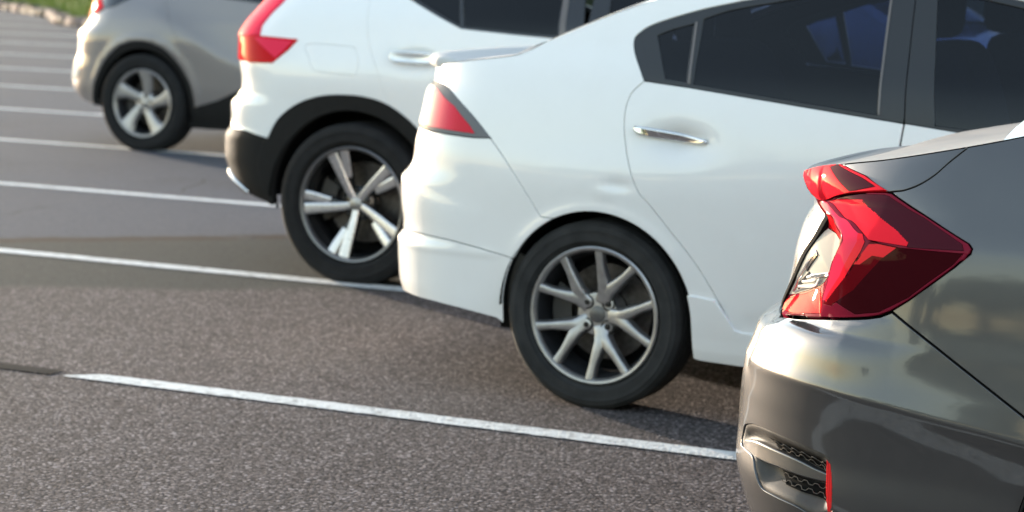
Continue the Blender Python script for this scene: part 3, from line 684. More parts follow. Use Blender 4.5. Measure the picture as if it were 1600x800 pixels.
# =================================================================== the white saloon
def build_car3():
    d = D['car3']; S = Surf(SPEC['car3'])
    car = empty('white_sedan', (*CARPOS['car3'][0], 0), CARPOS['car3'][1],
                label='pearl white sedan with low boot spoiler and grey alloy wheel, beside the grey car', category='car', group='cars parked side by side in the bays')
    zc, R, rr = .309, .314, .229
    ledge = lambda u: np.interp(u, [-1.3, -.95, -.86, -.74, -.60, -.50, -.3], [.705, .705, .69, .668, .642, .625, .59])
    dents(S, [
        lambda u, z: gauss(u, z, .285, .902, .085, .042, -.030),
        lambda u, z: gauss(u, z, .085, .748, .050, .020, -.0065) + gauss(u, z, .045, .715, .045, .018, .004),
        lambda u, z: .0065*np.exp(-((np.hypot(u-.004, z-.31)-.349)/.028)**2)*np.clip((z-.40)/.15, 0, 1),
        lambda u, z: .005/(1+np.exp((z-ledge(u)-.012)/.010))*np.clip((-.40-u)/.22, 0, 1)*np.clip((u+1.05)/.12, 0, 1),
        lambda u, z: .0035*np.exp(-((z-.485)/.014)**2)*np.clip((-.33-u)/.08, 0, 1),
        lambda u, z: .19*softplus(.395-z, .03)*np.exp(-((z-.20)/.17)**2)*np.clip((-.345-u)/.4, 0, 1),
        lambda u, z: .26*softplus(.265-z, .012)*np.clip((u-.30)/.08, 0, 1)*np.clip((2.3-u)/.1, 0, 1),
        lambda u, z: -.010*np.exp(-((z-.335)/.03)**2)*np.clip((u-.5)/.15, 0, 1)*np.clip((2.2-u)/.1, 0, 1),
        lambda u, z: gauss(u, z, .02, .74, .38, .11, .012),
    ])
    T = top_edge(S, [(-.84, 1.088), (-.765, 1.093), (-.655, 1.104), (-.546, 1.119), (-.451, 1.131), (-.366, 1.144), (-.316, 1.158), (-.278, 1.176), (-.222, 1.205), (-.148, 1.238), (-.063, 1.275), (.023, 1.309), (.122, 1.343),
                     (.3, 1.392), (.55, 1.43), (.9, 1.452), (1.3, 1.44), (1.65, 1.375), (2.0, 1.24), (2.3, 1.08), (2.5, 1.0), (2.9, .93), (3.2, .85)])
    bottom = [(-1.2, .312), (-.765, .312), (-.618, .304), (-.507, .29), (-.368, .267), (-.2, .23), (.352, .213), (.525, .208), (2.2, .2), (3.0, .22), (3.7, .25)]
    aR, aF = arch_poly(.005, .31, .347, .1), arch_poly(2.6, .31, .347, .1)
    paint_ = M['pearl_white']
    lampo = [(-1.02, 1.022), (-.80, 1.034)] + crom([(-.72, 1.036), (-.687, 1.034), (-.604, 1.016), (-.491, .947), (-.404, .871)], 6) + [(-.469, .869), (-.582, .873), (-.80, .877), (-1.02, .885)]
    seam = crom(d['bump'], 6)
    bump = edge_rear(S, .885, .312) + bottom[:5] + [(-.2, .23), (0, .5), (-.1, .62)] + seam[::-1] + [(-.469, .867), (-.582, .871), (-.80, .875), (-1.02, .883)]
    skl = [(-1.25, .500), (-1.0, .51), (-.857, .517), (-.685, .525), (-.558, .518), (-.43, .499), (-.319, .479), (-.25, .46)]
    skirt = edge_rear(S, .50, .312) + bottom[:5] + [(-.3, .22), (-.25, .3)] + skl[::-1]
    belt = [(.142, 1.0855), (.311, 1.0715), (.576, 1.0445), (.913, 1.0095), (1.018, .999), (1.234, .9765), (2.16, .925)]
    drear = crom(d['doorR'], 5)
    door1 = drear + [(1.0, .300), (1.006, .5), (1.010, .80), (1.012, .938), (1.018, .999)] + belt[3::-1]
    door2 = [(1.022, .9985), (1.016, .938), (1.010, .5), (1.004, .300), (1.9, .295), (2.0, .33), (2.04, .5), (2.09, .75), (2.16, .925), (1.234, .9765)]
    dtop = [(.617, 1.384), (.8, 1.399), (.985, 1.406)]
    wtop = crom(d['win'], 5) + dtop
    dlo1 = wtop + [(1.0175, 1.001)] + [(u, z+.0005) for u, z in belt[3:0:-1]]
    dlo2 = [(.989, 1.406), (1.2, 1.398), (1.45, 1.355), (1.7, 1.262), (1.95, 1.12), (2.14, .975), (2.16, .928), (1.234, .977), (1.0215, 1.0005)]
    ss = [(.30, .412), (.369, .41), (.431, .403), (.499, .313), (.523, .307), (1.9, .292), (2.3, .30), (2.3, .2), (.525, .208), (.30, .215)]
    g1 = [(.152, 1.232), (.20, 1.252), (.272, 1.273), (.290, 1.089), (.215, 1.096)]
    g2 = crom([(.302, 1.289), (.388, 1.319), (.513, 1.345), (.617, 1.364), (.75, 1.380), (.908, 1.388)], 5) + [(.932, 1.020), (.575, 1.0565), (.313, 1.084)]
    g3 = [(1.056, 1.388), (1.2, 1.38), (1.43, 1.338), (1.67, 1.25), (1.90, 1.125), (2.06, 1.0), (2.06, .945), (1.5, .972), (1.114, .997)]
    arcs = [[(.005+r*math.cos(t), .31+r*math.sin(t)) for t in np.linspace(.2, PI-.2, 60)] for r in (.358, .372, .388)]
    ro = side_outline(S, T, bottom)
    holes = [aR, aF, lampo, bump, door1, door2, dlo1, dlo2, ss]
    both('body', S, ro, paint_, car, holes=holes, res=.026, extra=arcs, gap=.003)
    both('rear_bumper', S, bump, paint_, car, holes=[aR, skirt], res=.016, extra=arcs, gap=.003)
    both('rear_skirt', S, skirt, paint_, car, holes=[aR], res=.016, thick=.003, cham=.0008)
    both('side_skirt', S, ss, paint_, car, holes=[aR, aF], off=.011, res=.018, cham=.005, thick=.02)
    for s in (1, -1):
        lm = panel('tail_lamp', S, lampo, M['lens_smoke'], car, side=s, off=.003, res=.014, cham=.003)
        panel('red_lens', S, [(-.705, 1.018), (-.66, 1.006), (-.564, .966), (-.489, .909), (-.462, .881), (-.584, .886), (-.745, .889), (-.735, .93), (-.715, .975)], M['lens_painted_glow'], lm, side=s, off=.0055, res=.012, cham=.002, thick=.006)
        panel('clear_lens', S, crom([(-.95, .895), (-1.0, .95), (-.95, 1.005), (-.80, 1.022), (-.715, 1.018)], 4) + [(-.718, .975), (-.738, .93), (-.749, .889), (-.80, .886)], M['lens_white'], lm, side=s, off=.0055, res=.012, cham=.002, thick=.006)
        dr = panel('door', S, door1, paint_, car, side=s, res=.022, holes=[aR], gap=.003)
        fr = panel('window_frame', S, dlo1, M['satin_black'], dr, side=s, off=-.002, holes=[g1, g2], res=.03, cham=.003)
        panel('window_pane', S, g1, M['tint'], dr, side=s, off=-.007, res=.03, thick=0)
        panel('window_pane', S, g2, M['tint'], dr, side=s, off=-.007, res=.03, thick=0)
        panel('window_divider', S, [(.277, 1.279), (.286, 1.281), (.306, 1.083), (.296, 1.084)], M['bar'], dr, side=s, off=.001, res=.02)
        panel('window_divider', S, [(.909, 1.389), (.917, 1.389), (.941, 1.019), (.934, 1.020)], M['bar'], dr, side=s, off=.001, res=.02)
        panel('door_handle', S, crom([(.131, .934), (.150, .941), (.261, .928), (.365, .914), (.379, .905), (.355, .897), (.241, .904), (.150, .915)], 4, True), M['chrome'], dr, side=s, off=.020, thick=.022, cham=.007, res=.012, gap=.006)
        d2 = panel('door', S, door2, paint_, car, side=s, res=.04, holes=[aF])
        panel('window_frame', S, dlo2, M['satin_black'], d2, side=s, off=-.002, holes=[g3], res=.04, cham=.003)
        panel('window_pane', S, g3, M['tint'], d2, side=s, off=-.007, res=.04, thick=0)
        panel('door_handle', S, [(1.16, .90), (1.40, .88), (1.40, .858), (1.16, .872)], M['chrome'], d2, side=s, off=.020, thick=.022, cham=.006, res=.012, gap=.004)
        panel('headlamp', S, [(2.95, .80), (3.25, .78), (3.6, .70), (3.6, .62), (3.25, .63)], M['headlamp'], car, side=s, off=.004, res=.03)
    top_loft('boot_lid', S, T, M['dusty_white'], car, -3., -.345, crown=.012, p=4)
    for a, b in ((-1., -.80), (.80, 1.)): top_loft('roof_pillar', S, T, paint_, car, -.355, .62, a, b, crown=.075, nw=8)
    top_loft('rear_window', S, T, M['tint2'], car, -.355, .62, -.80, .80, crown=.075)
    top_loft('roof', S, T, paint_, car, .60, 1.42, crown=.075)
    top_loft('windscreen', S, T, M['clear_glass'], car, 1.40, 2.36, -.86, .86, crown=.08)
    for a, b in ((-1., -.86), (.86, 1.)): top_loft('roof_pillar', S, T, paint_, car, 1.40, 2.36, a, b, crown=.08, nw=8)
    top_loft('bonnet', S, T, paint_, car, 2.34, 9., crown=.05)
    # lip spoiler lying along the tail of the boot lid
    m = MB(); ys_ = np.concatenate([[-.640, -.632], np.linspace(-.62, .62, 25), [.632, .640]]); pts, sec = [], []
    for y in ys_:
        k = (abs(y)/.64)**3; e = 1. if abs(y) < .635 else .72
        x0 = -.895 + .195*k; z0 = 1.091
        pts.append((x0, y, z0)); h = .030
        sec.append([(0, -.003), (-.006*e, h*.45), (.004, h*.95*e), (.025, h*1.08*e), (.06, h*.95*e), (.115, h*.55*e), (.175, .004), (.175, -.012), (.03, -.014)])
    m.sweep(pts, sec, [(1, 0, 0)]*len(pts), [(0, 0, 1)]*len(pts)); m.build('boot_spoiler', M['dusty_white'], car, sharp=50)
    dark_lining(car, S, T, [aR, aF, dlo1, dlo2], bottom)
    floor_pan(car, -.55, 3.2, .60, .27); arch_liner(car, .005, .31, .352, .832, .5); arch_liner(car, 2.6, .31, .352, .832, .5)
    mf = MB(); mf.box((-.28, 0, .235), (.5, .9, .13)); mf.build('sun_block_box', M['under'], car)  # unseen box added under the car to keep low sun off the ground
    both('mud_flap', S, [(.005+.353*math.cos(t), .31+.353*math.sin(t)) for t in np.linspace(math.radians(150), math.radians(188), 14)] + [(.005+.318*math.cos(t), .31+.318*math.sin(t)) for t in np.linspace(math.radians(188), math.radians(150), 14)], M['flap'], car, off=-.045, res=.02, gap=0)
    cabin(car, -.05, 2.2, .36, .70, 1.0); mirror_pair(car, S, 2.05, .97, paint_)
    four_wheels(car, (-.008, 2.6), .735, zc, R, rr, .098, 'vee', dict(rim=M['alloy'], lip=M['alloy'], barrel=M['barrel'], cap=M['cap'], nut=M['nut'], tyre=M['dusty_rubber']))
    return car, S

# =================================================================== the white SUV
def build_car2():
    d = D['car2']; S = Surf(SPEC['car2'])
    car = empty('white_suv', (*CARPOS['car2'][0], 0), CARPOS['car2'][1],
                label='white SUV with black wheel-arch cladding and large black-and-silver wheels, second car from the back', category='car', group='cars parked side by side in the bays')
    zc, R, rr = .352, .362, .2575
    dents(S, [
        lambda u, z: gauss(u, z, .02, .90, .55, .12, .018),
        lambda u, z: -.012*np.exp(-((z-.62)/.10)**2)*np.clip((u-.5)/.2, 0, 1)*np.clip((2.2-u)/.2, 0, 1),
        lambda u, z: gauss(u, z, .31, 1.0, .09, .035, -.022),
    ])
    T = top_edge(S, [(-.62, 1.585), (-.45, 1.60), (-.2, 1.62), (.5, 1.642), (1.0, 1.635), (1.5, 1.59), (2.0, 1.41), (2.35, 1.22), (2.5, 1.13), (3.0, 1.05), (3.3, .98)])
    bottom = [(-1.2, .42), (-.9, .43), (-.80, .418), (-.70, .39), (-.615, .356), (-.5, .335), (-.414, .32), (-.3, .29), (.45, .23), (2.2, .23), (3.1, .26), (3.7, .32)]
    RO, RI = .478, .418
    P_ = M['ice_white']; K = M['black_plastic']
    aR, aF = arch_poly(.0, .352, RI, .1), arch_poly(2.70, .352, RI, .1)
    ringR = [(-.445, .325)] + crom([(-.47, .40), (-.49, .5), (-.46, .60), (-.438, .619), (-.385, .705), (-.29, .775), (-.181, .815), (-.062, .831), (.075, .827), (.191, .795), (.312, .715), (.41, .60), (.462, .46), (.475, .36)], 5) + [(.475, .235)]
    ringF = arch_poly(2.70, .352, RO, .235)
    low = edge_rear(S, .65, .42) + bottom[:7] + [(-.40, .30), (-.36, .45), (-.40, .612), (-.439, .619), (-.571, .646), (-.809, .651), (-1.1, .652)]
    sill = [(.40, .43), (2.3, .43), (2.3, .2), (.40, .2)]
    fbl = [(3.05, .55), (4.9, .55)] + edge_front(S, .55, .32)[0:] + [(3.7, .32), (3.05, .26)]
    belt = [(2.2, 1.075), (1.09, 1.115), (.965, 1.12), (.757, 1.130), (.513, 1.145), (.384, 1.197), (.241, 1.258), (.12, 1.315)]
    door1 = crom([(.03, 1.33), (.033, 1.251), (.049, 1.152), (.073, 1.061), (.13, .947), (.191, .80)], 5) + [(.25, .70), (.4, .42), (1.085, .42), (1.088, .8), (1.09, 1.113)] + [(u, z-.001) for u, z in belt[2:]]
    door2 = [(1.094, 1.113), (1.092, .8), (1.089, .42), (2.25, .42), (2.22, .8), (2.2, 1.073)]
    dlo = crom([(.12, 1.315), (-.02, 1.40), (-.10, 1.47), (-.06, 1.53), (.10, 1.556), (.6, 1.575), (1.1, 1.568), (1.5, 1.51), (1.85, 1.36), (2.12, 1.18), (2.2, 1.077)], 5) + belt[1:]
    g1 = [(.505, 1.16), (.395, 1.207), (.25, 1.270), (.05, 1.40), (.0, 1.47), (.12, 1.53), (.43, 1.55), (.465, 1.30)]
    g2 = [(.525, 1.156), (.757, 1.142), (.965, 1.133), (.955, 1.28), (.93, 1.555), (.45, 1.553), (.483, 1.30)]
    g3 = [(1.19, 1.12), (2.10, 1.085), (2.04, 1.18), (1.8, 1.345), (1.48, 1.485), (1.15, 1.545)]
    lamp = crom([(-1.05, 1.06), (-.80, 1.055)], 3) + [(-.649, 1.066), (-.563, 1.073), (-.510, 1.074), (-.296, 1.066), (-.344, 1.016), (-.418, .959), (-.556, .955), (-.735, .957), (-1.05, .965)]
    arm = [(-.95, 1.058), (-.80, 1.057), (-.649, 1.068), (-.563, 1.075), (-.515, 1.078)] + crom([(-.519, 1.119), (-.481, 1.177), (-.431, 1.236), (-.36, 1.35), (-.30, 1.48)], 4) + crom([(-.42, 1.48), (-.60, 1.30), (-.673, 1.228), (-.76, 1.148), (-.90, 1.09)], 4)
    fuel = crom(d['fuel'], 4, True)
    tg = edge_rear(S, 1.50, 1.13) + [(-.95, 1.13), (-.80, 1.25), (-.60, 1.42), (-.55, 1.50)]
    ro = side_outline(S, T, bottom)
    both('body', S, ro, P_, car, holes=[aR, aF, ringR, ringF, low, sill, fbl, door1, door2, dlo, lamp, arm, fuel, tg], res=.032)
    both('rear_bumper_cladding', S, low, K, car, holes=[ringR], res=.022)
    both('wheel_arch_cladding', S, ringR, K, car, holes=[aR], off=.010, res=.02, cham=.006, thick=.03)
    both('wheel_arch_cladding', S, ringF, K, car, holes=[aF], off=.010, res=.03, cham=.006, thick=.03)
    both('sill_cladding', S, sill, K, car, holes=[ringR, ringF], off=.008, res=.04, cham=.005)
    both('front_bumper_cladding', S, fbl, K, car, holes=[ringF], res=.05)
    both('skid_plate', S, [(-1.2, .46), (-.80, .448), (-.70, .418), (-.615, .384), (-.585, .366), (-.615, .357), (-.70, .390), (-.80, .419), (-1.2, .43)], M['chrome'], car, off=.012, res=.02, cham=.004)
    for s in (1, -1):
        lm = panel('tail_lamp', S, lamp, M['lens_red_side'], car, side=s, off=.006, res=.016, cham=.004)
        panel('bright_lens', S, [(-.545, 1.066), (-.50, 1.067), (-.318, 1.059), (-.358, 1.016), (-.40, .98)], M['lens_pink'], lm, side=s, off=.009, res=.014, thick=.006)
        panel('lamp_arm', S, arm, M['lens_pink'], lm, side=s, off=.010, res=.016, cham=.006)
        dr = panel('door', S, door1, P_, car, side=s, res=.028, holes=[ringR])
        panel('window_frame', S, [p for p in dlo if p[0] < 1.091] + [(1.09, 1.565)], M['gloss_black'], dr, side=s, off=-.002, holes=[g1, g2], res=.04)
        panel('window_pane', S, g1, M['tint2'], dr, side=s, off=-.006, res=.04, thick=0)
        panel('window_pane', S, g2, M['tint2'], dr, side=s, off=-.006, res=.04, thick=0)
        panel('window_divider', S, [(.93, 1.555), (.957, 1.556), (1.002, 1.124), (.975, 1.124)], M['bar'], dr, side=s, off=.001, res=.02)
        panel('door_handle', S, crom([(.208, 1.010), (.22, 1.027), (.31, 1.028), (.41, 1.026), (.43, 1.01), (.41, .992), (.312, .990), (.223, .992)], 4, True), M['handle_satin'], dr, side=s, off=.050, thick=.014, cham=.006, res=.014, gap=.002)
        d2 = panel('door', S, door2, P_, car, side=s, res=.05, holes=[ringF])
        panel('window_frame', S, [p for p in dlo if p[0] > 1.089] + [(1.094, 1.115), (1.094, 1.565)][:1] , M['gloss_black'], d2, side=s, off=-.002, holes=[g3], res=.05)
        panel('window_pane', S, g3, M['tint2'], d2, side=s, off=-.006, res=.05, thick=0)
        panel('door_handle', S, [(1.22, 1.0), (1.44, .995), (1.44, .965), (1.22, .97)], P_, d2, side=s, off=.032, thick=.03, cham=.006, res=.014)
        panel('headlamp', S, [(3.05, .95), (3.3, .94), (3.7, .86), (3.7, .76), (3.3, .80)], M['headlamp'], car, side=s, off=.004, res=.03)
        panel('tailgate_window', S, tg, M['tint2'], car, side=s, off=-.004, res=.04, thick=.01)
    panel('fuel_flap', S, fuel, P_, car, side=1, res=.02)
    panel('fuel_flap_blank', S, fuel, P_, car, side=-1, res=.03, gap=0)
    top_loft('roof', S, T, P_, car, -9., 1.35, crown=.09)
    top_loft('windscreen', S, T, M['clear_glass'], car, 1.33, 2.42, -.88, .88, crown=.09)
    for a, b in ((-1., -.88), (.88, 1.)): top_loft('roof_pillar', S, T, P_, car, 1.33, 2.42, a, b, crown=.09, nw=6)
    top_loft('bonnet', S, T, P_, car, 2.40, 9., crown=.05)
    dark_lining(car, S, T, [aR, aF, dlo, tg], bottom)
    floor_pan(car, -.40, 3.2, .60, .30); arch_liner(car, 0, .352, RI+.005, .895, .55); arch_liner(car, 2.7, .352, RI+.005, .895, .55)
    cabin(car, 0, 2.25, .45, .74, 1.12); mirror_pair(car, S, 2.12, 1.10, P_)
    four_wheels(car, (0., 2.70), .800, zc, R, rr, .122, 'cut', dict(rim=M['alloy_black'], lip=M['lip_grey'], face=M['alloy_cut'], barrel=M['alloy_black'], cap=M['alloy'], nut=M['nut'], tyre=M['rubber']))
    return car, S

# =================================================================== the beige-silver crossover
def build_car1():
    d = D['car1']; S = Surf(SPEC['car1'])
    car = empty('beige_crossover', (*CARPOS['car1'][0], 0), CARPOS['car1'][1],
                label='silver-beige crossover with swollen rear haunch and five-spoke wheel, farthest car in the row', category='car', group='cars parked side by side in the bays')
    zc, R, rr = .335, .345, .238
    lu = np.array([-.9, -.5, -.195, .092, .37, .615, .80, 1.2, 3.]); lz = np.array([1.12, 1.07, 1.021, .969, .838, .70, .637, .60, .58])
    zl = lambda u: np.interp(u, lu, lz)
    dents(S, [
        lambda u, z: -.050*(1-np.exp(-softplus(z-zl(u), .03)/.09))*np.clip((u+.45)/.3, 0, 1)*np.exp(-np.maximum(0, u-.9)**2/.8),
        lambda u, z: gauss(u, z, .0, .80, .42, .16, .022),
        lambda u, z: .010*np.exp(-((np.hypot(u, z-.335)-.45)/.03)**2)*(z > .3),
    ])
    T = top_edge(S, [(-.5, 1.44), (-.3, 1.465), (0, 1.50), (.6, 1.535), (1.1, 1.53), (1.6, 1.46), (2.1, 1.25), (2.45, 1.05), (3.0, .97), (3.3, .90)])
    bottom = [(-1.2, .36), (-.75, .345), (-.6, .325), (-.446, .30), (-.3, .27), (.36, .212), (.7, .204), (2.2, .21), (3.1, .26), (3.6, .30)]
    P_ = M['beige_metal']; K = M['black_plastic']
    RI, RO = .385, .432
    aR, aF = arch_poly(0, .335, RI, .1), arch_poly(2.64, .335, RI, .1)
    ringR = [(-.440, .30), (-.447, .32)] + crom([(-.447, .32), (-.43, .43), (-.396, .51), (-.346, .592), (-.282, .66), (-.175, .732), (-.013, .766), (.155, .736), (.26, .665), (.34, .575), (.40, .47), (.42, .37)], 5)[1:] + [(.425, .21)]
    ringF = arch_poly(2.64, .335, RO, .21)
    sill = [(.36, .30), (.415, .322), (.615, .38), (.811, .465), (1.2, .50), (1.8, .47), (2.3, .40), (2.3, .18), (.36, .18)]
    lamp = [(-1.0, .95), (-1.0, 1.10), (-.60, 1.11), (-.47, 1.05), (-.405, .99), (-.46, .950), (-.60, .915), (-.80, .925)]
    dark = [(-.46, .952), (-.277, 1.003), (-.196, 1.05), (-.05, 1.16), (-.02, 1.30), (-.10, 1.40)] + edge_rear(S, 1.40, .96) + [(-1.0, .95)]
    door1 = [(.10, 1.18), (.14, 1.05), (.22, .90), (.36, .72), (.42, .60), (.44, .45), (.6, .372), (.811, .463), (1.04, .487), (1.05, 1.06), (.6, 1.10)]
    door2 = [(1.055, 1.06), (1.045, .487), (1.2, .497), (1.8, .467), (2.2, .415), (2.18, .8), (2.14, 1.02)]
    dlo = [(.10, 1.185), (.6, 1.102), (1.05, 1.062), (2.14, 1.022), (2.10, 1.12), (1.8, 1.31), (1.5, 1.43), (1.0, 1.475), (.5, 1.465), (.25, 1.40)]
    g = [(.22, 1.20), (.6, 1.125), (1.0, 1.085), (1.0, 1.455), (.55, 1.447), (.32, 1.38)]
    g2 = [(1.10, 1.08), (2.06, 1.045), (2.0, 1.13), (1.76, 1.285), (1.48, 1.405), (1.10, 1.45)]
    ro = side_outline(S, T, bottom)
    both('body', S, ro, P_, car, holes=[aR, aF, ringR, ringF, sill, lamp, dark, door1, door2, dlo], res=.034)
    both('wheel_arch_cladding', S, ringR, K, car, holes=[aR], off=.006, res=.026, cham=.008, thick=.05)
    both('wheel_arch_cladding', S, ringF, K, car, holes=[aF], off=.006, res=.04, cham=.006, thick=.04)
    both('sill_cladding', S, sill, K, car, holes=[ringR, ringF], off=.010, res=.04, cham=.006)
    for s in (1, -1):
        panel('tail_lamp', S, lamp, M['lens_red'], car, side=s, off=.015, res=.025, cham=.01, thick=.03)
        panel('rear_window', S, dark, M['gloss_black'], car, side=s, off=.0, res=.04, holes=[lamp])
        panel('rear_reflector', S, crom([(-.95, .60), (-.80, .61), (-.66, .60), (-.61, .54), (-.66, .48), (-.80, .46), (-.95, .47)], 3, True), M['lens_white'], car, side=s, off=.006, res=.025)
        dr = panel('door', S, door1, P_, car, side=s, res=.034, holes=[ringR])
        panel('window_frame', S, [(u, z) for u, z in [(.10, 1.185), (.6, 1.102), (1.05, 1.062), (1.05, 1.475), (1.0, 1.475), (.5, 1.465), (.25, 1.40)]], M['gloss_black'], dr, side=s, off=-.002, holes=[g], res=.05)
        panel('window_pane', S, g, M['tint2'], dr, side=s, off=-.006, res=.05, thick=0)
        d2 = panel('door', S, door2, P_, car, side=s, res=.06, holes=[ringF])
        panel('window_frame', S, [(1.055, 1.062), (2.14, 1.022), (2.10, 1.12), (1.8, 1.31), (1.5, 1.43), (1.055, 1.475)], M['gloss_black'], d2, side=s, off=-.002, holes=[g2], res=.05)
        panel('window_pane', S, g2, M['tint2'], d2, side=s, off=-.006, res=.05, thick=0)
        panel('door_handle', S, [(1.16, .96), (1.38, .94), (1.38, .91), (1.16, .93)], P_, d2, side=s, off=.03, thick=.03, cham=.006, res=.02)
        panel('headlamp', S, [(3.0, .88), (3.3, .87), (3.7, .78), (3.7, .70), (3.3, .74)], M['headlamp'], car, side=s, off=.004, res=.04)
    top_loft('roof', S, T, P_, car, -9., 1.35, crown=.09)
    top_loft('windscreen', S, T, M['clear_glass'], car, 1.33, 2.42, -.88, .88, crown=.09)
    for a, b in ((-1., -.88), (.88, 1.)): top_loft('roof_pillar', S, T, P_, car, 1.33, 2.42, a, b, crown=.09, nw=6)
    top_loft('bonnet', S, T, P_, car, 2.40, 9., crown=.05)
    dark_lining(car, S, T, [aR, aF, dlo], bottom)
    floor_pan(car, -.40, 3.2, .60, .27); arch_liner(car, 0, .335, RI+.005, .865, .5); arch_liner(car, 2.64, .335, RI+.005, .865, .5)
    mirror_pair(car, S, 2.1, 1.05, P_); cabin(car, .1, 2.2, .42, .70, 1.05)
    four_wheels(car, (0., 2.64), .785, zc, R, rr, .112, 'five', dict(rim=M['alloy_bright'], lip=M['alloy_bright'], barrel=M['barrel'], cap=M['alloy'], nut=M['nut'], tyre=M['rubber']))
    return car, S

# =================================================================== the grey saloon in front
def tri_offset(ctl, cons=()):
    """Piecewise-linear relief over (u,z) from control points (u, z, offset)."""
    C = np.array(ctl); E = list(cons)
    vo, eo, fo, ov, *_ = delaunay_2d_cdt([Vector((a, b)) for a, b, _ in C], E, [], 0, 1e-7)
    V = np.array([tuple(v) for v in vo]); o = np.array([np.mean([C[k, 2] for k in src]) if len(src) else .006 for src in ov])
    for i, src in enumerate(ov):
        if not len(src): o[i] = C[((C[:, :2]-V[i])**2).sum(1).argmin(), 2]
    tris = [tuple(f) for f in fo if len(f) == 3]
    def f(u, z):
        u = np.asarray(u, float); z = np.asarray(z, float); r = np.full(u.shape, np.nan)
        for a, b, c in tris:
            (x1, y1), (x2, y2), (x3, y3) = V[a], V[b], V[c]
            dd = (y2-y3)*(x1-x3) + (x3-x2)*(y1-y3)
            if abs(dd) < 1e-12: continue
            l1 = ((y2-y3)*(u-x3) + (x3-x2)*(z-y3))/dd; l2 = ((y3-y1)*(u-x3) + (x1-x3)*(z-y3))/dd; l3 = 1-l1-l2
            k = (l1 > -1e-6) & (l2 > -1e-6) & (l3 > -1e-6)
            r = np.where(k, l1*o[a] + l2*o[b] + l3*o[c], r)
        bad = np.isnan(r)
        if bad.any():
            q = np.stack([u[bad], z[bad]], 1); i = ((q[:, None]-V[None])**2).sum(2).argmin(1); r[bad] = o[i]
        return r
    return f
def soften(f, r):
    """Rounds the edges of a relief over a few millimetres."""
    an = np.linspace(0, 2*PI, 8, endpoint=False)
    def g(u, z):
        u = np.asarray(u, float); z = np.asarray(z, float)
        return (2*f(u, z) + sum(f(u+r*math.cos(a), z+r*math.sin(a)) for a in an))/10
    return g
def build_car4():
    d = D['car4']; S = Surf(SPEC['car4'])
    car = empty('grey_sedan', (*CARPOS['car4'][0], 0), CARPOS['car4'][1],
                label='dusty metallic grey sedan with sharp C-shaped red tail lamp, nearest car in the row', category='car', group='cars parked side by side in the bays')
    P_ = M['grey_metal']
    cu = np.array([p[0] for p in d['bcrease']] + [.2]); cz = np.array([p[1] for p in d['bcrease']] + [.49])
    zcr = lambda u: np.interp(u, cu, cz)
    tu = np.array([-2.] + [p[0] for p in d['btop']]); tz = np.array([.700] + [p[1]-.004 for p in d['btop']])
    ztop = lambda u: np.interp(u, tu, tz)
    dents(S, [
        # bumper crease: leans in above it, tucks under below it
        lambda u, z: (.016 - .020*(1-np.exp(-softplus(z-zcr(u), .004)/.075)) - .030*(1-np.exp(-softplus(zcr(u)-z, .004)/.085)))*np.clip((.25-u)/.2, 0, 1)*np.clip((u+1.25)/.2, 0, 1)*np.exp(-(np.maximum(0, np.abs(z-.59)-.13)/.06)**2),
        lambda u, z: -.16*softplus(-.945-u, .004)*np.exp(-((z-.65)/.06)**4)*np.exp(-np.maximum(0, -1.0-u)/.05),
        lambda u, z: .012/(1+np.exp((z-ztop(u))/.004))*np.clip((-.50-u)/.12, 0, 1)*np.exp(-((z-.72)/.09)**4),
        lambda u, z: gauss(u, z, .0, .62, .45, .16, .012),
    ])
    T = top_edge(S, [(-.98, 1.022), (-.929, 1.030), (-.795, 1.053), (-.727, 1.0625), (-.692, 1.068), (-.60, 1.082), (-.535, 1.094), (-.472, 1.107), (-.388, 1.1255), (-.315, 1.143), (-.22, 1.168),
                     (0, 1.225), (.4, 1.335), (.8, 1.392), (1.2, 1.40), (1.6, 1.35), (2.0, 1.2), (2.4, 1.0), (2.9, .92), (3.3, .84)])
    bottom = [(-1.5, .24), (-.9, .235), (-.3, .22), (.5, .2), (2.3, .2), (3.2, .22), (3.8, .25)]
    aR, aF = arch_poly(.14, .32, .362, .1), arch_poly(2.84, .32, .362, .1)
    lampU = [(-.956, 1.0245), (-.883, 1.037)] + [(-.80, 1.0505), (-.746, 1.0585), (-.727, 1.0605), (-.629, 1.046), (-.558, 1.0235), (-.602, 1.018), (-.664, 1.009), (-.731, .995), (-.789, .981), (-.787, .946), (-.86, .968), (-.935, .994)]
    lampL = d['lampL']
    lidgap = [(-.786, .944), (-.791, .976)]
    lid_rear = edge_rear(S, 1.018, .716) + [(-.985, .714), (-.976, .742), (-.897, .81), (-.846, .862), (-.803, .9), (-.782, .933), (-.796, .944), (-.86, .966), (-.935, .992), (-.958, 1.022), (-1.1, 1.018)]
    seam = crom(d['seam'], 5)
    lid_side = [(-.727, 1.0615), (-.692, 1.067), (-.60, 1.081), (-.535, 1.093), (-.472, 1.106), (-.388, 1.1245)] + seam[::-1] + [(-.629, 1.047)]
    lid_side[-1] = (-.629, 1.0465)
    lb = [p for p in lampL if p[1] < .80 and p[0] < -.50]
    bumper = edge_rear(S, .712, .24) + bottom[:3] + [(-.1, .22), (.14, .5), (-.05, .51), (-.14, .558)] + crom(d['bq'], 4)[::-1] + [(-.539, .770), (-.572, .762), (-.635, .752), (-.711, .741), (-.80, .727), (-.94, .709), (-.97, .712), (-1.2, .712)]
    recess = crom(d['recess'], 4, True)
    belt = [(2.2, .93), (1.1, 1.0), (.2, 1.055), (-.10, 1.095)]
    door1 = [(.16, 1.054), (.12, .95), (.14, .82), (.25, .68), (.36, .52), (.42, .36), (.48, .30), (1.0, .295), (1.03, 1.002)]
    door2 = [(1.035, 1.001), (1.005, .295), (1.95, .29), (2.05, .5), (2.15, .93)]
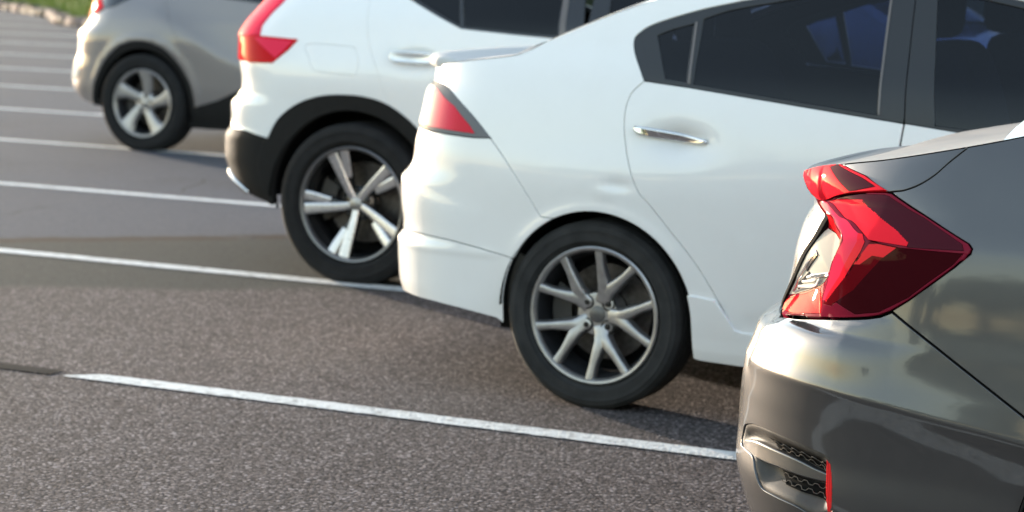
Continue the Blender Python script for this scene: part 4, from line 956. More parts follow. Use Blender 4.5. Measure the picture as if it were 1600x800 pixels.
    dlo = [(-.10, 1.10), (.05, 1.17), (.35, 1.285), (.7, 1.345), (1.2, 1.355), (1.6, 1.29), (1.95, 1.14), (2.2, .935), (1.1, 1.003), (.2, 1.058)]
    g1 = [(.22, 1.075), (.22, 1.22), (.40, 1.28), (.72, 1.328), (1.0, 1.335), (1.03, 1.02)]
    g2 = [(1.09, 1.018), (1.08, 1.337), (1.2, 1.338), (1.56, 1.278), (1.88, 1.14), (2.1, .958)]
    ro = side_outline(S, T, bottom)
    both('body', S, ro, P_, car, holes=[aR, aF, lampU, lampL, lid_rear, lid_side, bumper, door1, door2, dlo], res=.018, gap=.003)
    # relief of the lamps
    def ck(pts, o): return [(u, z, o) for u, z in pts]
    rg = d['ridge']
    ctl = ck(lampL, .006); n0 = len(ctl); ctl[0] = (*lampL[0], .016); ctl[1] = (*lampL[1], .013); ctl[n0-1] = (*lampL[n0-1], -.003)
    ctl += [(rg[0][0]+.006, rg[0][1]-.002, .020)] + [(u, z, o) for (u, z), o in zip(rg[1:], (.026, .034, .034, .033, .028, .020, .010))]
    r0 = n0; P0 = len(ctl)
    ctl += [(d['crP'][0][0], d['crP'][0][1], .030), (d['crT'][0][0], d['crT'][0][1], .018), (-.362, .919, .010), (d['crB2'][0][0], d['crB2'][0][1], .026), (-.683, .779, .014)]
    c0 = len(ctl); ctl += ck(d['clear'][1:10], -.006)
    cons = [(i, (i+1) % n0) for i in range(n0)] + [(r0+i, r0+i+1) for i in range(7)] + [(P0, P0+1), (P0, P0+2), (P0, P0+3), (P0+3, P0+4)] + [(c0+i, c0+i+1) for i in range(8)]
    fL = soften(tri_offset(ctl, cons), .0018)
    up = ck(lampU, .006); up[9] = (up[9][0], up[9][1], .006); nU = len(up)
    up += [(-.945, 1.018, .012), (-.86, .997, .016), (-.795, .980, .016)]
    fU = soften(tri_offset(up, [(i, (i+1) % nU) for i in range(nU)] + [(nU, nU+1), (nU+1, nU+2)]), .0035)
    clear = [(-.757, .925), (-.722, .920), (-.686, .903), (-.678, .888), (-.698, .857), (-.714, .836), (-.733, .816), (-.75, .806), (-.809, .787), (-.888, .768), (-.938, .756), (-.876, .812), (-.828, .862), (-.784, .902)]
    dtop = d['darkTop']
    lowdark = [(-.362, .915), (-.476, .912), (-.560, .908), (-.600, .87), (-.615, .838), (-.665, .785), (-.60, .765), (-.539, .778), (-.473, .816), (-.433, .85), (-.38, .893)]
    lowred = [(-.562, .914), (-.500, .912), (-.535, .885), (-.60, .815), (-.672, .772), (-.700, .772), (-.665, .80), (-.612, .845)]
    mid = [(-.752, .983), (-.668, .947), (-.600, .924), (-.596, .910), (-.606, .893), (-.638, .838), (-.694, .780)]
    upred = [(-.744, .987), (-.717, .992), (-.621, .999), (-.583, .978), (-.525, .950), (-.477, .923), (-.479, .9165), (-.568, .9165), (-.590, .927), (-.662, .953)]
    pink = [(-.785, .973), (-.756, .981)] + mid[1:] + [(-.704, .779), (-.681, .816), (-.661, .864), (-.639, .897), (-.634, .907), (-.640, .917), (-.711, .946)]
    vivid = [mid[2], mid[3], mid[4], mid[5], mid[6], (-.688, .777), (-.622, .837), (-.585, .892), (-.576, .912), (-.588, .924)]
    baseL = [(-.706, .772), (-.72, .790), (-.76, .797), (-.812, .779), (-.892, .760), (-.942, .746), (-.948, .722), (-.85, .730), (-.711, .751)]
    lit = [(-.566, .909), (-.545, .9125), (-.502, .911), (-.530, .889), (-.556, .889), (-.585, .868), (-.600, .866)]
    inner = [(-.789, .970), (-.716, .941), (-.652, .915), (-.645, .907), (-.651, .895), (-.674, .889), (-.682, .905), (-.720, .922), (-.757, .927), (-.770, .936)]
    kw = dict(thick=.02, cham=.0012, bstep=.007)
    for s in (1, -1):
        r_ = .006 if s > 0 else .02
        if s < 0: fL_, fU_ = (lambda u, z: 0*u-.001), (lambda u, z: 0*u-.001)
        else: fL_, fU_ = fL, fU
        k1 = dict(kw, off=fL_, res=r_)
        lines = [[(u+du, z) for u, z in L] for L in (rg, [d['crT'][0], d['crP'][0], (-.362, .919)], [d['crP'][0], d['crB2'][0], (-.683, .779)]) for du in (-.004, 0., .004)]
        k1['extra'] = lines if s > 0 else ()
        zones = [clear, dtop, lowdark, lowred, inner, upred, pink, vivid, baseL]
        lm = panel('tail_lamp', S, lampL, M['lens_rim'], car, side=s, holes=zones, gap=.0015, **k1)
        k2 = dict(k1, thick=.0, gap=0.)
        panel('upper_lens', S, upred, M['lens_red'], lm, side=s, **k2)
        panel('ridge_highlight', S, pink, M['lens_pink'], lm, side=s, **k2)  # pale highlight along the ridge painted in as a pinker strip
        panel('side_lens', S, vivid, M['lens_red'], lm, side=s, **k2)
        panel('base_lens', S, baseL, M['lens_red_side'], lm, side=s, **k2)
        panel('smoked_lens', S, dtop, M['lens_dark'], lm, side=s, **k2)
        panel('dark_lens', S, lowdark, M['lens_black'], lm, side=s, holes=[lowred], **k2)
        panel('painted_glow_lens', S, lowred, M['lens_maroon'], lm, side=s, holes=[lit], **k2)  # red glow within the dark lens painted in as maroon
        panel('painted_lit_facet', S, lit, M['lens_red'], lm, side=s, **k2)  # facet coloured brighter red to look as if it caught the light
        panel('inner_lens', S, inner, M['lens_red_side'], lm, side=s, **k2)
        cl = panel('clear_lens', S, clear, M['lens_clear'], lm, side=s, **k2)
        if s > 0:
            # chrome frames and louvres of the clear lamp
            def strip(name, pts, w, mat, off=.004):
                P2 = np.array(crom(pts, 5) if len(pts) > 2 else pts); t = np.gradient(P2, axis=0); t /= np.linalg.norm(t, axis=1, keepdims=True); nn = np.stack([-t[:, 1], t[:, 0]], 1)*w/2
                panel(name, S, [tuple(p) for p in np.concatenate([P2+nn, (P2-nn)[::-1]])], mat, lm, side=s, off=lambda u, z: fL(u, z)+off, res=.006, thick=.006, gap=0, bstep=.004)
            strip('chrome_frame', [(-.776, .872), (-.845, .815), (-.900, .773)], .005, M['chrome'])
            strip('chrome_frame', [(-.783, .818), (-.715, .833)], .006, M['chrome'], .006)
            strip('lamp_slot', [(-.769, .868), (-.815, .828)], .006, M['gloss_black'], .003)
            strip('lamp_slot', [(-.80, .822), (-.868, .783)], .007, M['gloss_black'], .003)
            strip('louvre', [(-.812, .813), (-.775, .822)], .003, M['lens_white'])
            strip('louvre', [(-.835, .800), (-.775, .812), (-.765, .822)], .003, M['lens_white'])
            strip('louvre', [(-.862, .786), (-.775, .800), (-.752, .818)], .003, M['lens_white'])
            panel('lamp_well', S, [(-.905, .770), (-.80, .795), (-.735, .822), (-.75, .809), (-.809, .790), (-.900, .767)], M['lens_smoke'], lm, side=s, off=lambda u, z: fL(u, z)+.002, res=.008, thick=0, gap=0, bstep=.005)
        li = [(-.953, 1.022), (-.862, .999), (-.793, .979), (-.788, .948), (-.86, .970), (-.935, .996)]
        lu_ = panel('tail_lamp', S, lampU, M['lens_red'], car, side=s, holes=[d['lampU_dark'], li], off=fU_, res=r_, gap=.0015, **kw)
        panel('smoked_lens', S, d['lampU_dark'], M['lens_dark'], lu_, side=s, off=fU_, res=r_, thick=0., cham=0, gap=0., bstep=.007)
        panel('inner_lens', S, li, M['lens_maroon'], lu_, side=s, off=fU_, res=r_, thick=0., cham=0, gap=0., bstep=.007)
        bm = panel('rear_bumper', S, bumper, P_, car, side=s, holes=[aR, recess], gap=.0042, res=.013 if s > 0 else .03, extra=[[(u, zcr(u)+dz) for u in np.arange(-1.3, -.18, .009)] for dz in (-.011, -.0035, .0035, .011)] if s > 0 else ())
        RB = resample(recess, .004)
        def rec(u, z, RB=RB):
            t = np.clip(near_dist(np.stack([np.ravel(u), np.ravel(z)], 1), RB)/.035, 0, 1); return (-.034*t*t*(3-2*t)).reshape(np.shape(u))
        rec = soften(rec, .012)
        vt = panel('bumper_vent', S, recess, M['vent'], bm, side=s, off=rec, res=.007, thick=0, gap=-.006, bstep=.005)
        if s > 0:
            panel('vent_blade', S, crom(d['fin'], 3, True), P_, bm, side=s, off=lambda u, z: -.004 + 0*u - .02*np.clip((u+.90)/.25, 0, 1), res=.010, cham=.005, thick=.05, gap=.001)
            for key, rows in (('grU', 2), ('grL', 2)):
                gp = panel('vent_grille', S, d[key], M['matt_black'], bm, side=s, off=lambda u, z: rec(u, z)+.007, res=.006, thick=.0, gap=0)
                pu = np.array([p[0] for p in d[key]]); pz = np.array([p[1] for p in d[key]])
                for r in range(rows):
                    a0, a1 = pu.min()+.012, pu.max()-.008; n = 90; us = np.linspace(a0, a1, n)
                    top = np.interp(us, [d[key][0][0], d[key][1][0], d[key][2][0]], [d[key][0][1], d[key][1][1], d[key][2][1]]); bot = np.interp(us, [d[key][5][0], d[key][4][0], d[key][3][0]], [d[key][5][1], d[key][4][1], d[key][3][1]])
                    zz = bot + (top-bot)*(r+.55)/rows + .0030*np.clip(np.sin(us*2*PI/.034 + r*PI)*1.7, -1, 1)
                    pp = S.pos(us, zz, rec(us, zz)+.010)*np.array([1, -1, 1])
                    bar('grille_mesh', pp, .0011, M['mesh'], gp, 6)
            panel('bumper_reflector', S, [(-.651, .447), (-.641, .441), (-.632, .396), (-.630, .340), (-.640, .338), (-.646, .393)], M['reflector'], bm, side=s, off=-.004, res=.008, gap=0, thick=.03)
        gl = crom([(-.958, .730), (-.955, .742), (-.880, .81), (-.830, .862), (-.788, .9), (-.767, .935), (-.772, .950)], 4)
        panel('lamp_gap_strip', S, [(u+.008, z) for u, z in gl] + [(u-.011, z) for u, z in gl[::-1]], M['matt_black'], car, side=s, off=.0085, res=.008, thick=.012, gap=0, bstep=.005)  # black strip added to stand for the dark gap between lid and lamp
        tr = panel('boot_lid', S, lid_rear, P_, car, side=s, res=.014 if s > 0 else .03)
        panel('boot_lid_corner', S, lid_side, P_, tr, side=s, res=.014)
        dr = panel('door', S, door1, P_, car, side=s, res=.04, holes=[aR]); d2 = panel('door', S, door2, P_, car, side=s, res=.04, holes=[aF])
        panel('window_frame', S, [p for p in dlo if p[0] < 1.05] + [(1.032, 1.008), (1.032, 1.35)][::1] if 0 else [(-.10, 1.10), (.05, 1.17), (.35, 1.285), (.7, 1.345), (1.032, 1.352), (1.032, 1.007), (.2, 1.058)], M['gloss_black'], dr, side=s, off=-.002, holes=[g1], res=.05)
        panel('window_pane', S, g1, M['tint2'], dr, side=s, off=-.006, res=.05, thick=0)
        panel('window_frame', S, [(1.035, 1.352), (1.2, 1.355), (1.6, 1.29), (1.95, 1.14), (2.2, .935), (1.1, 1.003), (1.035, 1.007)], M['gloss_black'], d2, side=s, off=-.002, holes=[g2], res=.05)
        panel('window_pane', S, g2, M['tint2'], d2, side=s, off=-.006, res=.05, thick=0)
        for o_, u0 in ((dr, .22), (d2, 1.2)): panel('door_handle', S, [(u0, .93), (u0+.22, .915), (u0+.22, .888), (u0, .90)], P_, o_, side=s, off=.03, thick=.03, cham=.006, res=.02)
        panel('headlamp', S, [(2.95, .80), (3.3, .78), (3.8, .70), (3.8, .62), (3.3, .66)], M['headlamp'], car, side=s, off=.004, res=.04)
    top_loft('boot_lid_top', S, T, M['dusty_boot'], car, -9., -.30, crown=-.01, p=2.2, nw=48)
    for a, b in ((-1., -.82), (.82, 1.)): top_loft('roof_pillar', S, T, P_, car, -.32, .72, a, b, crown=.07, nw=8)
    top_loft('rear_window', S, T, M['tint2'], car, -.32, .72, -.82, .82, crown=.07)
    top_loft('roof', S, T, P_, car, .70, 1.40, crown=.07)
    top_loft('windscreen', S, T, M['clear_glass'], car, 1.38, 2.42, -.88, .88, crown=.08)
    for a, b in ((-1., -.88), (.88, 1.)): top_loft('roof_pillar', S, T, P_, car, 1.38, 2.42, a, b, crown=.08, nw=6)
    top_loft('bonnet', S, T, P_, car, 2.40, 9., crown=.05)
    dark_lining(car, S, T, [aR, aF, dlo, recess], bottom)
    floor_pan(car, -.55, 3.2, .60, .27); arch_liner(car, .14, .32, .367, .855, .5); arch_liner(car, 2.84, .32, .367, .855, .5)
    cabin(car, .05, 2.2, .36, .70, 1.0); mirror_pair(car, S, 2.1, .97, P_)
    four_wheels(car, (.14, 2.84), .765, .318, .322, .218, .105, 'five', dict(rim=M['alloy'], lip=M['alloy'], barrel=M['barrel'], cap=M['nut'], nut=M['nut'], tyre=M['rubber']))
    return car, S

M['lip_grey'] = plain('grey_rim_lip', (.22, .215, .22), .35, metal=.8)
M['flap'] = plain('dusty_brown_flap', (.07, .062, .052), .8, vary=.2)
M['handle_satin'] = plain('satin_silver_handle', (.72, .73, .74), .25, metal=.5, coat=.4)
M['mesh'] = plain('dusty_grille_mesh', (.085, .075, .066), .9, spec=.08)
M['matt_black'] = plain('matt_black_gap_and_grille', (.006, .006, .006), .9, spec=.05)  # flat black for the drawn-in lamp gap and the vent grilles
M['vent'] = plain('dusty_grey_vent', (.060, .055, .051), .6, vary=.2, vscale=25, spec=.25)
M['bar'] = plain('brown_grey_window_bar', (.16, .14, .13), .3, metal=.4)
build_car3(); build_car2(); build_car1(); build_car4()

# =================================================================== ground
def asphalt_material():
    m, nt, b = new_mat('worn_asphalt')
    L = nt.links.new
    tc = node(nt, 'ShaderNodeTexCoord'); sep = node(nt, 'ShaderNodeSeparateXYZ'); L(tc.outputs['Object'], sep.inputs[0])
    def math_(op, a, b_=None, c=None):
        n = node(nt, 'ShaderNodeMath', operation=op)
        for i, v in enumerate((a, b_, c)):
            if v is None: continue
            if isinstance(v, (int, float)): n.inputs[i].default_value = v
            else: L(v, n.inputs[i])
        return n.outputs[0]
    def nz(scale, detail=4, rough=.55, w=None):
        n = node(nt, 'ShaderNodeTexNoise'); n.inputs['Scale'].default_value = scale; n.inputs['Detail'].default_value = detail; n.inputs['Roughness'].default_value = rough
        L(tc.outputs['Object'], n.inputs['Vector']); return n.outputs['Fac']
    def sstep(v, a, b_):
        n = node(nt, 'ShaderNodeMapRange', interpolation_type='SMOOTHSTEP'); n.inputs['From Min'].default_value = a; n.inputs['From Max'].default_value = b_; L(v, n.inputs['Value']); return n.outputs['Result']
    def mixc(f, a, b_):
        n = node(nt, 'ShaderNodeMix', data_type='RGBA'); L(f, n.inputs['Factor'])
        for k, v in (('A', a), ('B', b_)):
            if isinstance(v, tuple): n.inputs[k].default_value = (*v, 1)
            else: L(v, n.inputs[k])
        return n.outputs['Result']
    Y, X = sep.outputs['Y'], sep.outputs['X']
    # stones of the surface dressing
    v = node(nt, 'ShaderNodeTexVoronoi'); v.inputs['Scale'].default_value = 112.; L(tc.outputs['Object'], v.inputs['Vector'])
    v2 = node(nt, 'ShaderNodeTexVoronoi'); v2.inputs['Scale'].default_value = 190.; L(tc.outputs['Object'], v2.inputs['Vector'])
    hsv = node(nt, 'ShaderNodeSeparateColor'); L(v.outputs['Color'], hsv.inputs[0])
    stone = ramp(nt, [(0., (0.035, 0.031, 0.032)), (.30, (0.071, 0.061, 0.061)), (.60, (0.117, 0.100, 0.098)), (.84, (0.166, 0.138, 0.132)), (1., (0.354, 0.312, 0.310))])
    L(hsv.outputs['Red'], stone.inputs['Fac'])
    gap = ramp(nt, [(0., (1, 1, 1)), (.50, (.8, .8, .8)), (.9, (.22, .21, .21))]); L(v.outputs['Distance'], gap.inputs['Fac'])
    vd = node(nt, 'ShaderNodeMix', data_type='RGBA', blend_type='MULTIPLY'); vd.inputs['Factor'].default_value = .75; L(stone.outputs['Color'], vd.inputs['A']); L(gap.outputs['Color'], vd.inputs['B'])
    near = vd.outputs['Result']
    hs2 = node(nt, 'ShaderNodeSeparateColor'); L(v2.outputs['Color'], hs2.inputs[0])
    fine_b = ramp(nt, [(0., (0.057, 0.061, 0.073)), (.5, (0.086, 0.092, 0.108)), (1., (0.126, 0.132, 0.156))]); L(hs2.outputs['Green'], fine_b.inputs['Fac'])
    fine_g = ramp(nt, [(0., (0.034, 0.036, 0.036)), (.5, (0.054, 0.058, 0.054)), (1., (0.088, 0.090, 0.084))]); L(hs2.outputs['Green'], fine_g.inputs['Fac'])
    def pitted(c, f):
        n = node(nt, 'ShaderNodeMix', data_type='RGBA', blend_type='MULTIPLY'); n.inputs['Factor'].default_value = f; L(c, n.inputs['A']); L(gap.outputs['Color'], n.inputs['B']); return n.outputs['Result']
    pg, pb = pitted(fine_g.outputs['Color'], .55), pitted(fine_b.outputs['Color'], .40)
    # three lots of surfacing with wandering joints
    wob = math_('MULTIPLY_ADD', nz(1.3, 5, .6), .55, -.275)
    j1 = math_('ADD', math_('MULTIPLY_ADD', X, .60, 11.5), math_('MULTIPLY', wob, .6))      # old patch edge
    d1 = math_('SUBTRACT', Y, j1)
    f1 = sstep(d1, -.10, .16)
    wob2 = math_('MULTIPLY_ADD', nz(2.1, 5, .7), .30, -.15)
    j2 = math_('ADD', math_('MULTIPLY_ADD', X, .88, 15.30), wob2)
    d2 = math_('SUBTRACT', Y, j2)
    f2 = sstep(d2, -.12, .10)
    col = mixc(f1, near, pg)
    col = mixc(f2, col, pb)
    # earth lodged along the joint
    seam = math_('MULTIPLY', sstep(math_('ABSOLUTE', d2), .17, .02), sstep(nz(3.3, 5, .7), .30, .52))
    col = mixc(math_('MULTIPLY', seam, .95), col, (.040, .028, .020))
    # oil and tyre stains, bleached areas
    st = sstep(nz(.55, 6, .62), .50, .74); col = mixc(math_('MULTIPLY', st, .38), col, (.045, .042, .040))
    bl = sstep(nz(.38, 5, .6), .52, .72); col = mixc(math_('MULTIPLY', bl, .25), col, (.13, .125, .12))
    sp = sstep(nz(7., 4, .7), .66, .76); col = mixc(math_('MULTIPLY', sp, .30), col, (.05, .047, .044))
    # hair cracks, only in places
    wc = node(nt, 'ShaderNodeTexNoise'); wc.inputs['Scale'].default_value = 2.5; wc.inputs['Detail'].default_value = 5; L(tc.outputs['Object'], wc.inputs['Vector'])
    mxv = node(nt, 'ShaderNodeMix', data_type='VECTOR'); mxv.inputs['Factor'].default_value = .18; L(tc.outputs['Object'], mxv.inputs['A']); L(wc.outputs['Color'], mxv.inputs['B'])
    vc = node(nt, 'ShaderNodeTexVoronoi', feature='DISTANCE_TO_EDGE'); vc.inputs['Scale'].default_value = .75; L(mxv.outputs['Result'], vc.inputs['Vector'])
    ck_ = math_('MULTIPLY', sstep(vc.outputs['Distance'], .0075, .001), sstep(nz(.8, 4, .6), .53, .63))
    col = mixc(math_('MULTIPLY', ck_, .75), col, (.018, .017, .016))
    dr = sstep(nz(3.1, 3, .5), .70, .78); col = mixc(math_('MULTIPLY', dr, .55), col, (.026, .024, .023))
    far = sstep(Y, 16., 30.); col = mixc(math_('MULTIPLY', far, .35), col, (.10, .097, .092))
    L(col, b.inputs['Base Color']); setv(b, Roughness=.95, Specular_IOR_Level=.06)
    h = math_('ADD', math_('MULTIPLY', math_('SUBTRACT', 1., v.outputs['Distance']), 1.), math_('MULTIPLY', nz(45., 3), .6))
    bp = node(nt, 'ShaderNodeBump'); bp.inputs['Strength'].default_value = .55; bp.inputs['Distance'].default_value = .0035
    L(h, bp.inputs['Height']); L(bp.outputs['Normal'], b.inputs['Normal'])
    return m
def line_material():
    m, nt, b = new_mat('worn_white_road_paint'); L = nt.links.new
    n = noise(nt, 28., 6, .68); n2 = noise(nt, 5., 4, .6); tc = node(nt, 'ShaderNodeTexCoord')
    v = node(nt, 'ShaderNodeTexVoronoi'); v.inputs['Scale'].default_value = 80.; L(tc.outputs['Object'], v.inputs['Vector'])
    ad = node(nt, 'ShaderNodeMath', operation='MULTIPLY_ADD'); ad.inputs[1].default_value = .35; L(n2.outputs['Fac'], ad.inputs[0]); L(n.outputs['Fac'], ad.inputs[2])
    r = ramp(nt, [(.42, (.68, .69, .685)), (.68, (.57, .58, .575)), (.86, (.28, .275, .27)), (.96, (.16, .145, .135))])
    L(ad.outputs[0], r.inputs['Fac']); L(r.outputs['Color'], b.inputs['Base Color']); setv(b, Roughness=.8, Specular_IOR_Level=.15)
    bp = node(nt, 'ShaderNodeBump'); bp.inputs['Strength'].default_value = .5; bp.inputs['Distance'].default_value = .004
    L(v.outputs['Distance'], bp.inputs['Height']); L(bp.outputs['Normal'], b.inputs['Normal'])
    return m
m = MB(); m.add([(-400, -400, 0), (400, -400, 0), (400, 400, 0), (-400, 400, 0)], [(0, 1, 2, 3)])
g = m.build('car_park_ground', asphalt_material()); tag(g, kind='structure')
LINE = line_material()
def marking(name, x0, x1, y, w, mat, z=.004, taper=False, slant=0.):
    n = max(8, int((x1-x0)/.035)); xs = np.linspace(x0, x1, n)
    e0 = RNG.normal(0, .0018, n); e1 = RNG.normal(0, .0018, n)
    if taper:
        k = np.clip((xs-x0)/.16, 0, 1); lo = w/2*(1 - 0*k); hi = -w/2 + w*k
    V = []
    for i, x in enumerate(xs):
        top = w/2; bot = -w/2
        if taper: top = -w/2 + w*min(1., .18 + (x-x0)/.13)
        V += [(x, y+bot+e0[i]+slant*(x-x0), z), (x, y+top+e1[i]+slant*(x-x0), z)]
    F = [(2*i, 2*i+2, 2*i+3, 2*i+1) for i in range(n-1)]
    q = MB(); q.add(V, F); o = q.build(name, mat); tag(o, kind='structure'); return o
P0, SP = 6.3818, 2.3451
for k in range(0, 15):
    y = P0 + (k-1)*SP
    if k == 1: x0 = -4.74
    elif k == 0: x0 = -4.6
    else: x0 = -60. if k > 8 else -40.
    marking('bay_line', x0, 3.2, y, .100 if k < 2 else .112, LINE, taper=(k < 2))
TAR = plain('black_line_cover', (.020, .0195, .020), .95, vary=.35, vscale=14, spec=.03, bump=.8, bscale=120)
marking('painted_out_line', -12., -4.80, P0-.005, .085, TAR, z=.0035)

# grass bed with its rough stone edging beyond the empty bays
edge = [(-60., 62.), (-45., 50.), (-33., 40.5), (-29., 36.6), (-27.3, 35.1), (-26.1, 34.1), (-24.6, 32.8), (-23.5, 31.4), (-22.2, 30.2), (-19., 28.4), (-14., 27.2), (-6., 26.8), (10., 26.5), (60., 26.5)]
ED = np.array(crom(edge, 12))
def bed():
    V = []; F = []; n = len(ED); prof = [(0, .05), (.3, .13), (1.2, .38), (4., .9), (12., 1.5), (60., 1.7)]
    T = np.gradient(ED, axis=0); T /= np.linalg.norm(T, axis=1, keepdims=True); N2 = np.stack([-T[:, 1], T[:, 0]], 1)
    X = np.zeros((n, len(prof), 3))
    for j, (dd, h) in enumerate(prof):
        X[:, j, :2] = ED + np.array([0.25, 1.])/1.03*dd; X[:, j, 2] = h
    m, nt, b = new_mat('lawn_soil'); nz_ = noise(nt, 2.2, 6, .65)
    r = ramp(nt, [(.35, (.055, .075, .014)), (.55, (.095, .125, .022)), (.75, (.15, .13, .05))]); nt.links.new(nz_.outputs['Fac'], r.inputs['Fac']); nt.links.new(r.outputs['Color'], b.inputs['Base Color']); setv(b, Roughness=.95)
    o = grid_mesh('lawn', X, m, flip=True); tag(o, kind='structure'); return prof
prof = bed()
def hgt(dd): return np.interp(dd, [p[0] for p in prof], [p[1] for p in prof])
def grass():
    m, nt, b = new_mat('grass_blades'); nz_ = noise(nt, 1.1, 4); r = ramp(nt, [(.3, (.10, .15, .018)), (.6, (.17, .22, .025)), (.8, (.22, .19, .05))])
    nt.links.new(nz_.outputs['Fac'], r.inputs['Fac']); nt.links.new(r.outputs['Color'], b.inputs['Base Color']); setv(b, Roughness=.7)
    n = 26000; i = RNG.integers(0, len(ED)-1, n*3); t = RNG.random(n*3); p = ED[i]*(1-t)[:, None] + ED[i+1]*t[:, None]
    dd = RNG.random(n*3)**1.6*13 + .12; q = p + np.array([.25, 1.])/1.03*dd[:, None]
    k = (q[:, 0] > -40) & (q[:, 0] < -15); q = q[k][:n]; dd = dd[k][:n]; n = len(q)
    z = hgt(dd); a = RNG.random(n)*2*PI; h = RNG.uniform(.06, .2, n); w = RNG.uniform(.008, .02, n); l = RNG.normal(0, .05, (n, 2))
    A = np.stack([q[:, 0]-w*np.cos(a), q[:, 1]-w*np.sin(a), z-.01], 1); B_ = np.stack([q[:, 0]+w*np.cos(a), q[:, 1]+w*np.sin(a), z-.01], 1); C_ = np.stack([q[:, 0]+l[:, 0], q[:, 1]+l[:, 1], z+h], 1)
    V = np.stack([A, B_, C_], 1).reshape(-1, 3); o = mesh_obj('grass', V, [(3*j, 3*j+1, 3*j+2) for j in range(n)], m); tag(o, kind='stuff')
grass()
def stones():
    cum = np.concatenate([[0], np.cumsum(np.linalg.norm(np.diff(ED, axis=0), axis=1))])
    mats = [plain('edging_stone_%s' % nm, c, .9, vary=.3, vscale=9, bump=.6, bscale=60) for nm, c in (('tan', (.19, .15, .11)), ('pink', (.20, .145, .12)), ('brown', (.11, .085, .06)))]
    s = cum[0]; k = 0
    i0 = np.interp(-40, ED[:, 0], cum); i1 = np.interp(-16, ED[:, 0], cum); s = i0
    col = ('tan', 'pinkish', 'brown')
    while s < i1:
        L_ = RNG.uniform(.5, .95); x = np.interp(s+L_/2, cum, ED[:, 0]); y = np.interp(s+L_/2, cum, ED[:, 1])
        x2 = np.interp(s+L_, cum, ED[:, 0]); y2 = np.interp(s+L_, cum, ED[:, 1]); x1 = np.interp(s, cum, ED[:, 0]); y1 = np.interp(s, cum, ED[:, 1])
        a = np.linspace(-PI/2, PI/2, 9); b = np.linspace(-PI, PI, 14, endpoint=False); e = .45; f = lambda t: np.sign(t)*np.abs(t)**e
        X = np.stack([f(np.cos(a))[:, None]*f(np.cos(b)), f(np.cos(a))[:, None]*f(np.sin(b)), f(np.sin(a))[:, None]*np.ones_like(b)], -1)
        X *= np.array([L_/2*.97, RNG.uniform(.13, .19), RNG.uniform(.05, .10)]); X += RNG.normal(0, .02, X.shape)
        mm = MB(); mm.grid(X); c = int(RNG.integers(0, 3)); o = mm.build('edging_stone', mats[c], sharp=70)
        o.location = (x, y-.02, .05); o.rotation_euler = (RNG.normal(0, .05), RNG.normal(0, .04), math.atan2(y2-y1, x2-x1))
        tag(o, label='rough stone block in the low edging of the grass bed', category='edging stone', group='stones edging the grass bed')
        s += L_ + RNG.uniform(.0, .05)
stones()

# trees: loose crowns of leaf-sized faces on branching trunks
LEAF = []
for nm, cols in (('dark', [(.3, (.020, .036, .010)), (.7, (.050, .075, .018))]), ('mid', [(.3, (.030, .048, .012)), (.7, (.075, .10, .025))])):
    m, nt, b = new_mat('leaves_' + nm); nz_ = noise(nt, .9, 5); r = ramp(nt, cols); nt.links.new(nz_.outputs['Fac'], r.inputs['Fac']); nt.links.new(r.outputs['Color'], b.inputs['Base Color']); setv(b, Roughness=.6); LEAF.append(m)
BARK = plain('bark', (.09, .065, .045), .95, vary=.3, vscale=6)
def leaf_cloud(cs, rs, n, size):
    V = []; per = n // len(cs)
    for c, r in zip(cs, rs):
        d_ = RNG.normal(size=(per, 3)); d_ /= np.linalg.norm(d_, axis=1, keepdims=True); p = c + d_*(r*RNG.random(per)**.45)[:, None]*np.array([1, 1, .8])
        a = RNG.normal(size=(per, 3)); a /= np.linalg.norm(a, axis=1, keepdims=True); b_ = np.cross(a, RNG.normal(size=(per, 3))); b_ /= np.linalg.norm(b_, axis=1, keepdims=True); s = size*RNG.uniform(.6, 1.3, per)[:, None]
        V.append(np.stack([p-a*s, p+b_*s*.55, p+a*s, p-b_*s*.55], 1))
    V = np.concatenate(V).reshape(-1, 3); return V, [(4*i, 4*i+1, 4*i+2, 4*i+3) for i in range(len(V)//4)]
def tree(x, y, h, rad, mat, label, n=5200):
    t = empty('roadside_tree', (x, y, 0), RNG.random()*6, label=label, category='tree', group='trees round the car park')
    m = MB(); pts = [(0, 0, -.1), (.1, .05, h*.2), (.0, .15, h*.45), (.1, .1, h*.8)]; P = np.array(crom(pts, 6)); a = np.linspace(0, 2*PI, 9, endpoint=False)
    def limb(P, r0, r1):
        rr_ = np.linspace(r0, r1, len(P)); m.sweep(P, [[(q*math.cos(s), q*math.sin(s)) for s in a] for q in rr_], [(1, 0, 0)]*len(P), [(0, 1, 0)]*len(P))
    limb(P, rad*.09, rad*.02)
    cs = [np.array([0, 0, h*.82])]; rs = [rad*.55]
    for k in range(9):
        an = k*2.4 + RNG.normal(0, .3); el = RNG.uniform(.35, .95); e = np.array([math.cos(an)*rad*.72*(1.15-el*.6), math.sin(an)*rad*.72*(1.15-el*.6), h*(.16+.72*el)]); b0 = np.array([.05, .1, h*RNG.uniform(.28, .5)])
        limb(np.array([b0, (b0+e)/2+np.array([0, 0, .1*h*.5]), e]), rad*.035, rad*.01); cs.append(e); rs.append(rad*RNG.uniform(.32, .5))
    m.build('trunk', BARK, t, sharp=60)
    V, F = leaf_cloud(cs, rs, n, .27); mesh_obj('crown', V, F, mat, t)
# trees behind the photographer, seen mirrored in the paintwork
for i in range(11):
    tree(-34 + i*8.2 + RNG.uniform(-1.2, 1.2), -46 + RNG.uniform(-3, 3), RNG.uniform(4.2, 6.2), RNG.uniform(4.2, 5.6), LEAF[i % 2], 'leafy roadside tree behind the photographer, mirrored in the grey bumper', 3000)

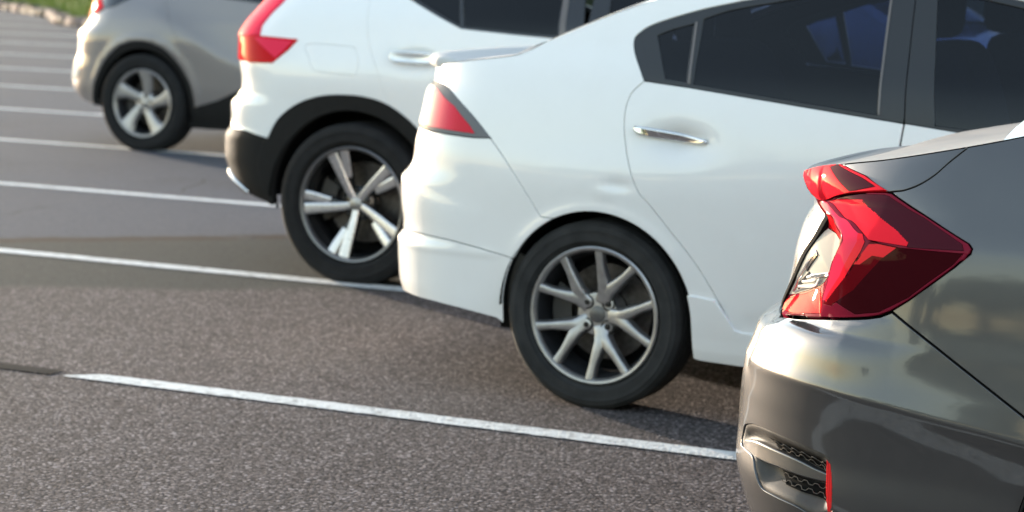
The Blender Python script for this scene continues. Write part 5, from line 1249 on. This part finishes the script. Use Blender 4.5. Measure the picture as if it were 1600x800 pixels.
# =================================================================== camera, light
cam = bpy.data.cameras.new('camera'); co = bpy.data.objects.new('camera', cam); COL.objects.link(co); scene.camera = co
FPX, PITCH, ROLL, PHI, CH = 3582.5985, 0.1366, 0.0227, 0.447, 1.5221
cam.sensor_fit = 'HORIZONTAL'; cam.sensor_width = 36.; cam.lens = FPX/1600*36; cam.clip_start = .1; cam.clip_end = 2000.
from mathutils import Matrix
Fv = Vector((-math.sin(PHI)*math.cos(PITCH), math.cos(PHI)*math.cos(PITCH), -math.sin(PITCH))); Rv = Vector((math.cos(PHI), math.sin(PHI), 0)); Uv = Rv.cross(Fv)
R2 = math.cos(ROLL)*Rv + math.sin(ROLL)*Uv; U2 = -math.sin(ROLL)*Rv + math.cos(ROLL)*Uv
mt = Matrix((R2, U2, -Fv)).transposed().to_4x4(); mt.translation = Vector((0, 0, CH)); co.matrix_world = mt
cam.dof.use_dof = True; cam.dof.focus_distance = 5.05; cam.dof.aperture_fstop = 4.3; cam.dof.aperture_blades = 9

SUN_EL, SUN_AZ = math.radians(7.), math.radians(154.)     # azimuth measured from +X towards +Y: from the tails, a little beyond
sd = Vector((math.cos(SUN_EL)*math.cos(SUN_AZ), math.cos(SUN_EL)*math.sin(SUN_AZ), math.sin(SUN_EL)))
sl = bpy.data.lights.new('sun', 'SUN'); sl.energy = 2.0; sl.angle = math.radians(1.); sl.color = (1., .86, .70)
so = bpy.data.objects.new('sun', sl); COL.objects.link(so); so.rotation_euler = sd.to_track_quat('Z', 'Y').to_euler()
w = bpy.data.worlds.new('World'); scene.world = w; w.use_nodes = True; nt = w.node_tree
sky = nt.nodes.new('ShaderNodeTexSky'); sky.sky_type = 'NISHITA'; sky.sun_disc = False; sky.sun_elevation = SUN_EL
sky.sun_rotation = PI/2 - SUN_AZ; sky.air_density = 1.0; sky.dust_density = .6; sky.ozone_density = .8; sky.altitude = 50
bg = nt.nodes['Background']; hs = nt.nodes.new('ShaderNodeHueSaturation'); hs.inputs['Saturation'].default_value = .80; nt.links.new(sky.outputs[0], hs.inputs['Color']); nt.links.new(hs.outputs[0], bg.inputs['Color']); bg.inputs['Strength'].default_value = .15
scene.view_settings.view_transform = 'Standard'; scene.view_settings.look = 'None'; scene.view_settings.gamma = 1.; scene.view_settings.exposure = 2.42
scene.render.engine = 'CYCLES'; scene.cycles.use_denoising = True; scene.cycles.max_bounces = 8; scene.cycles.transparent_max_bounces = 16
scene.cycles.sample_clamp_indirect = 8.; scene.cycles.caustics_reflective = False; scene.cycles.caustics_refractive = False
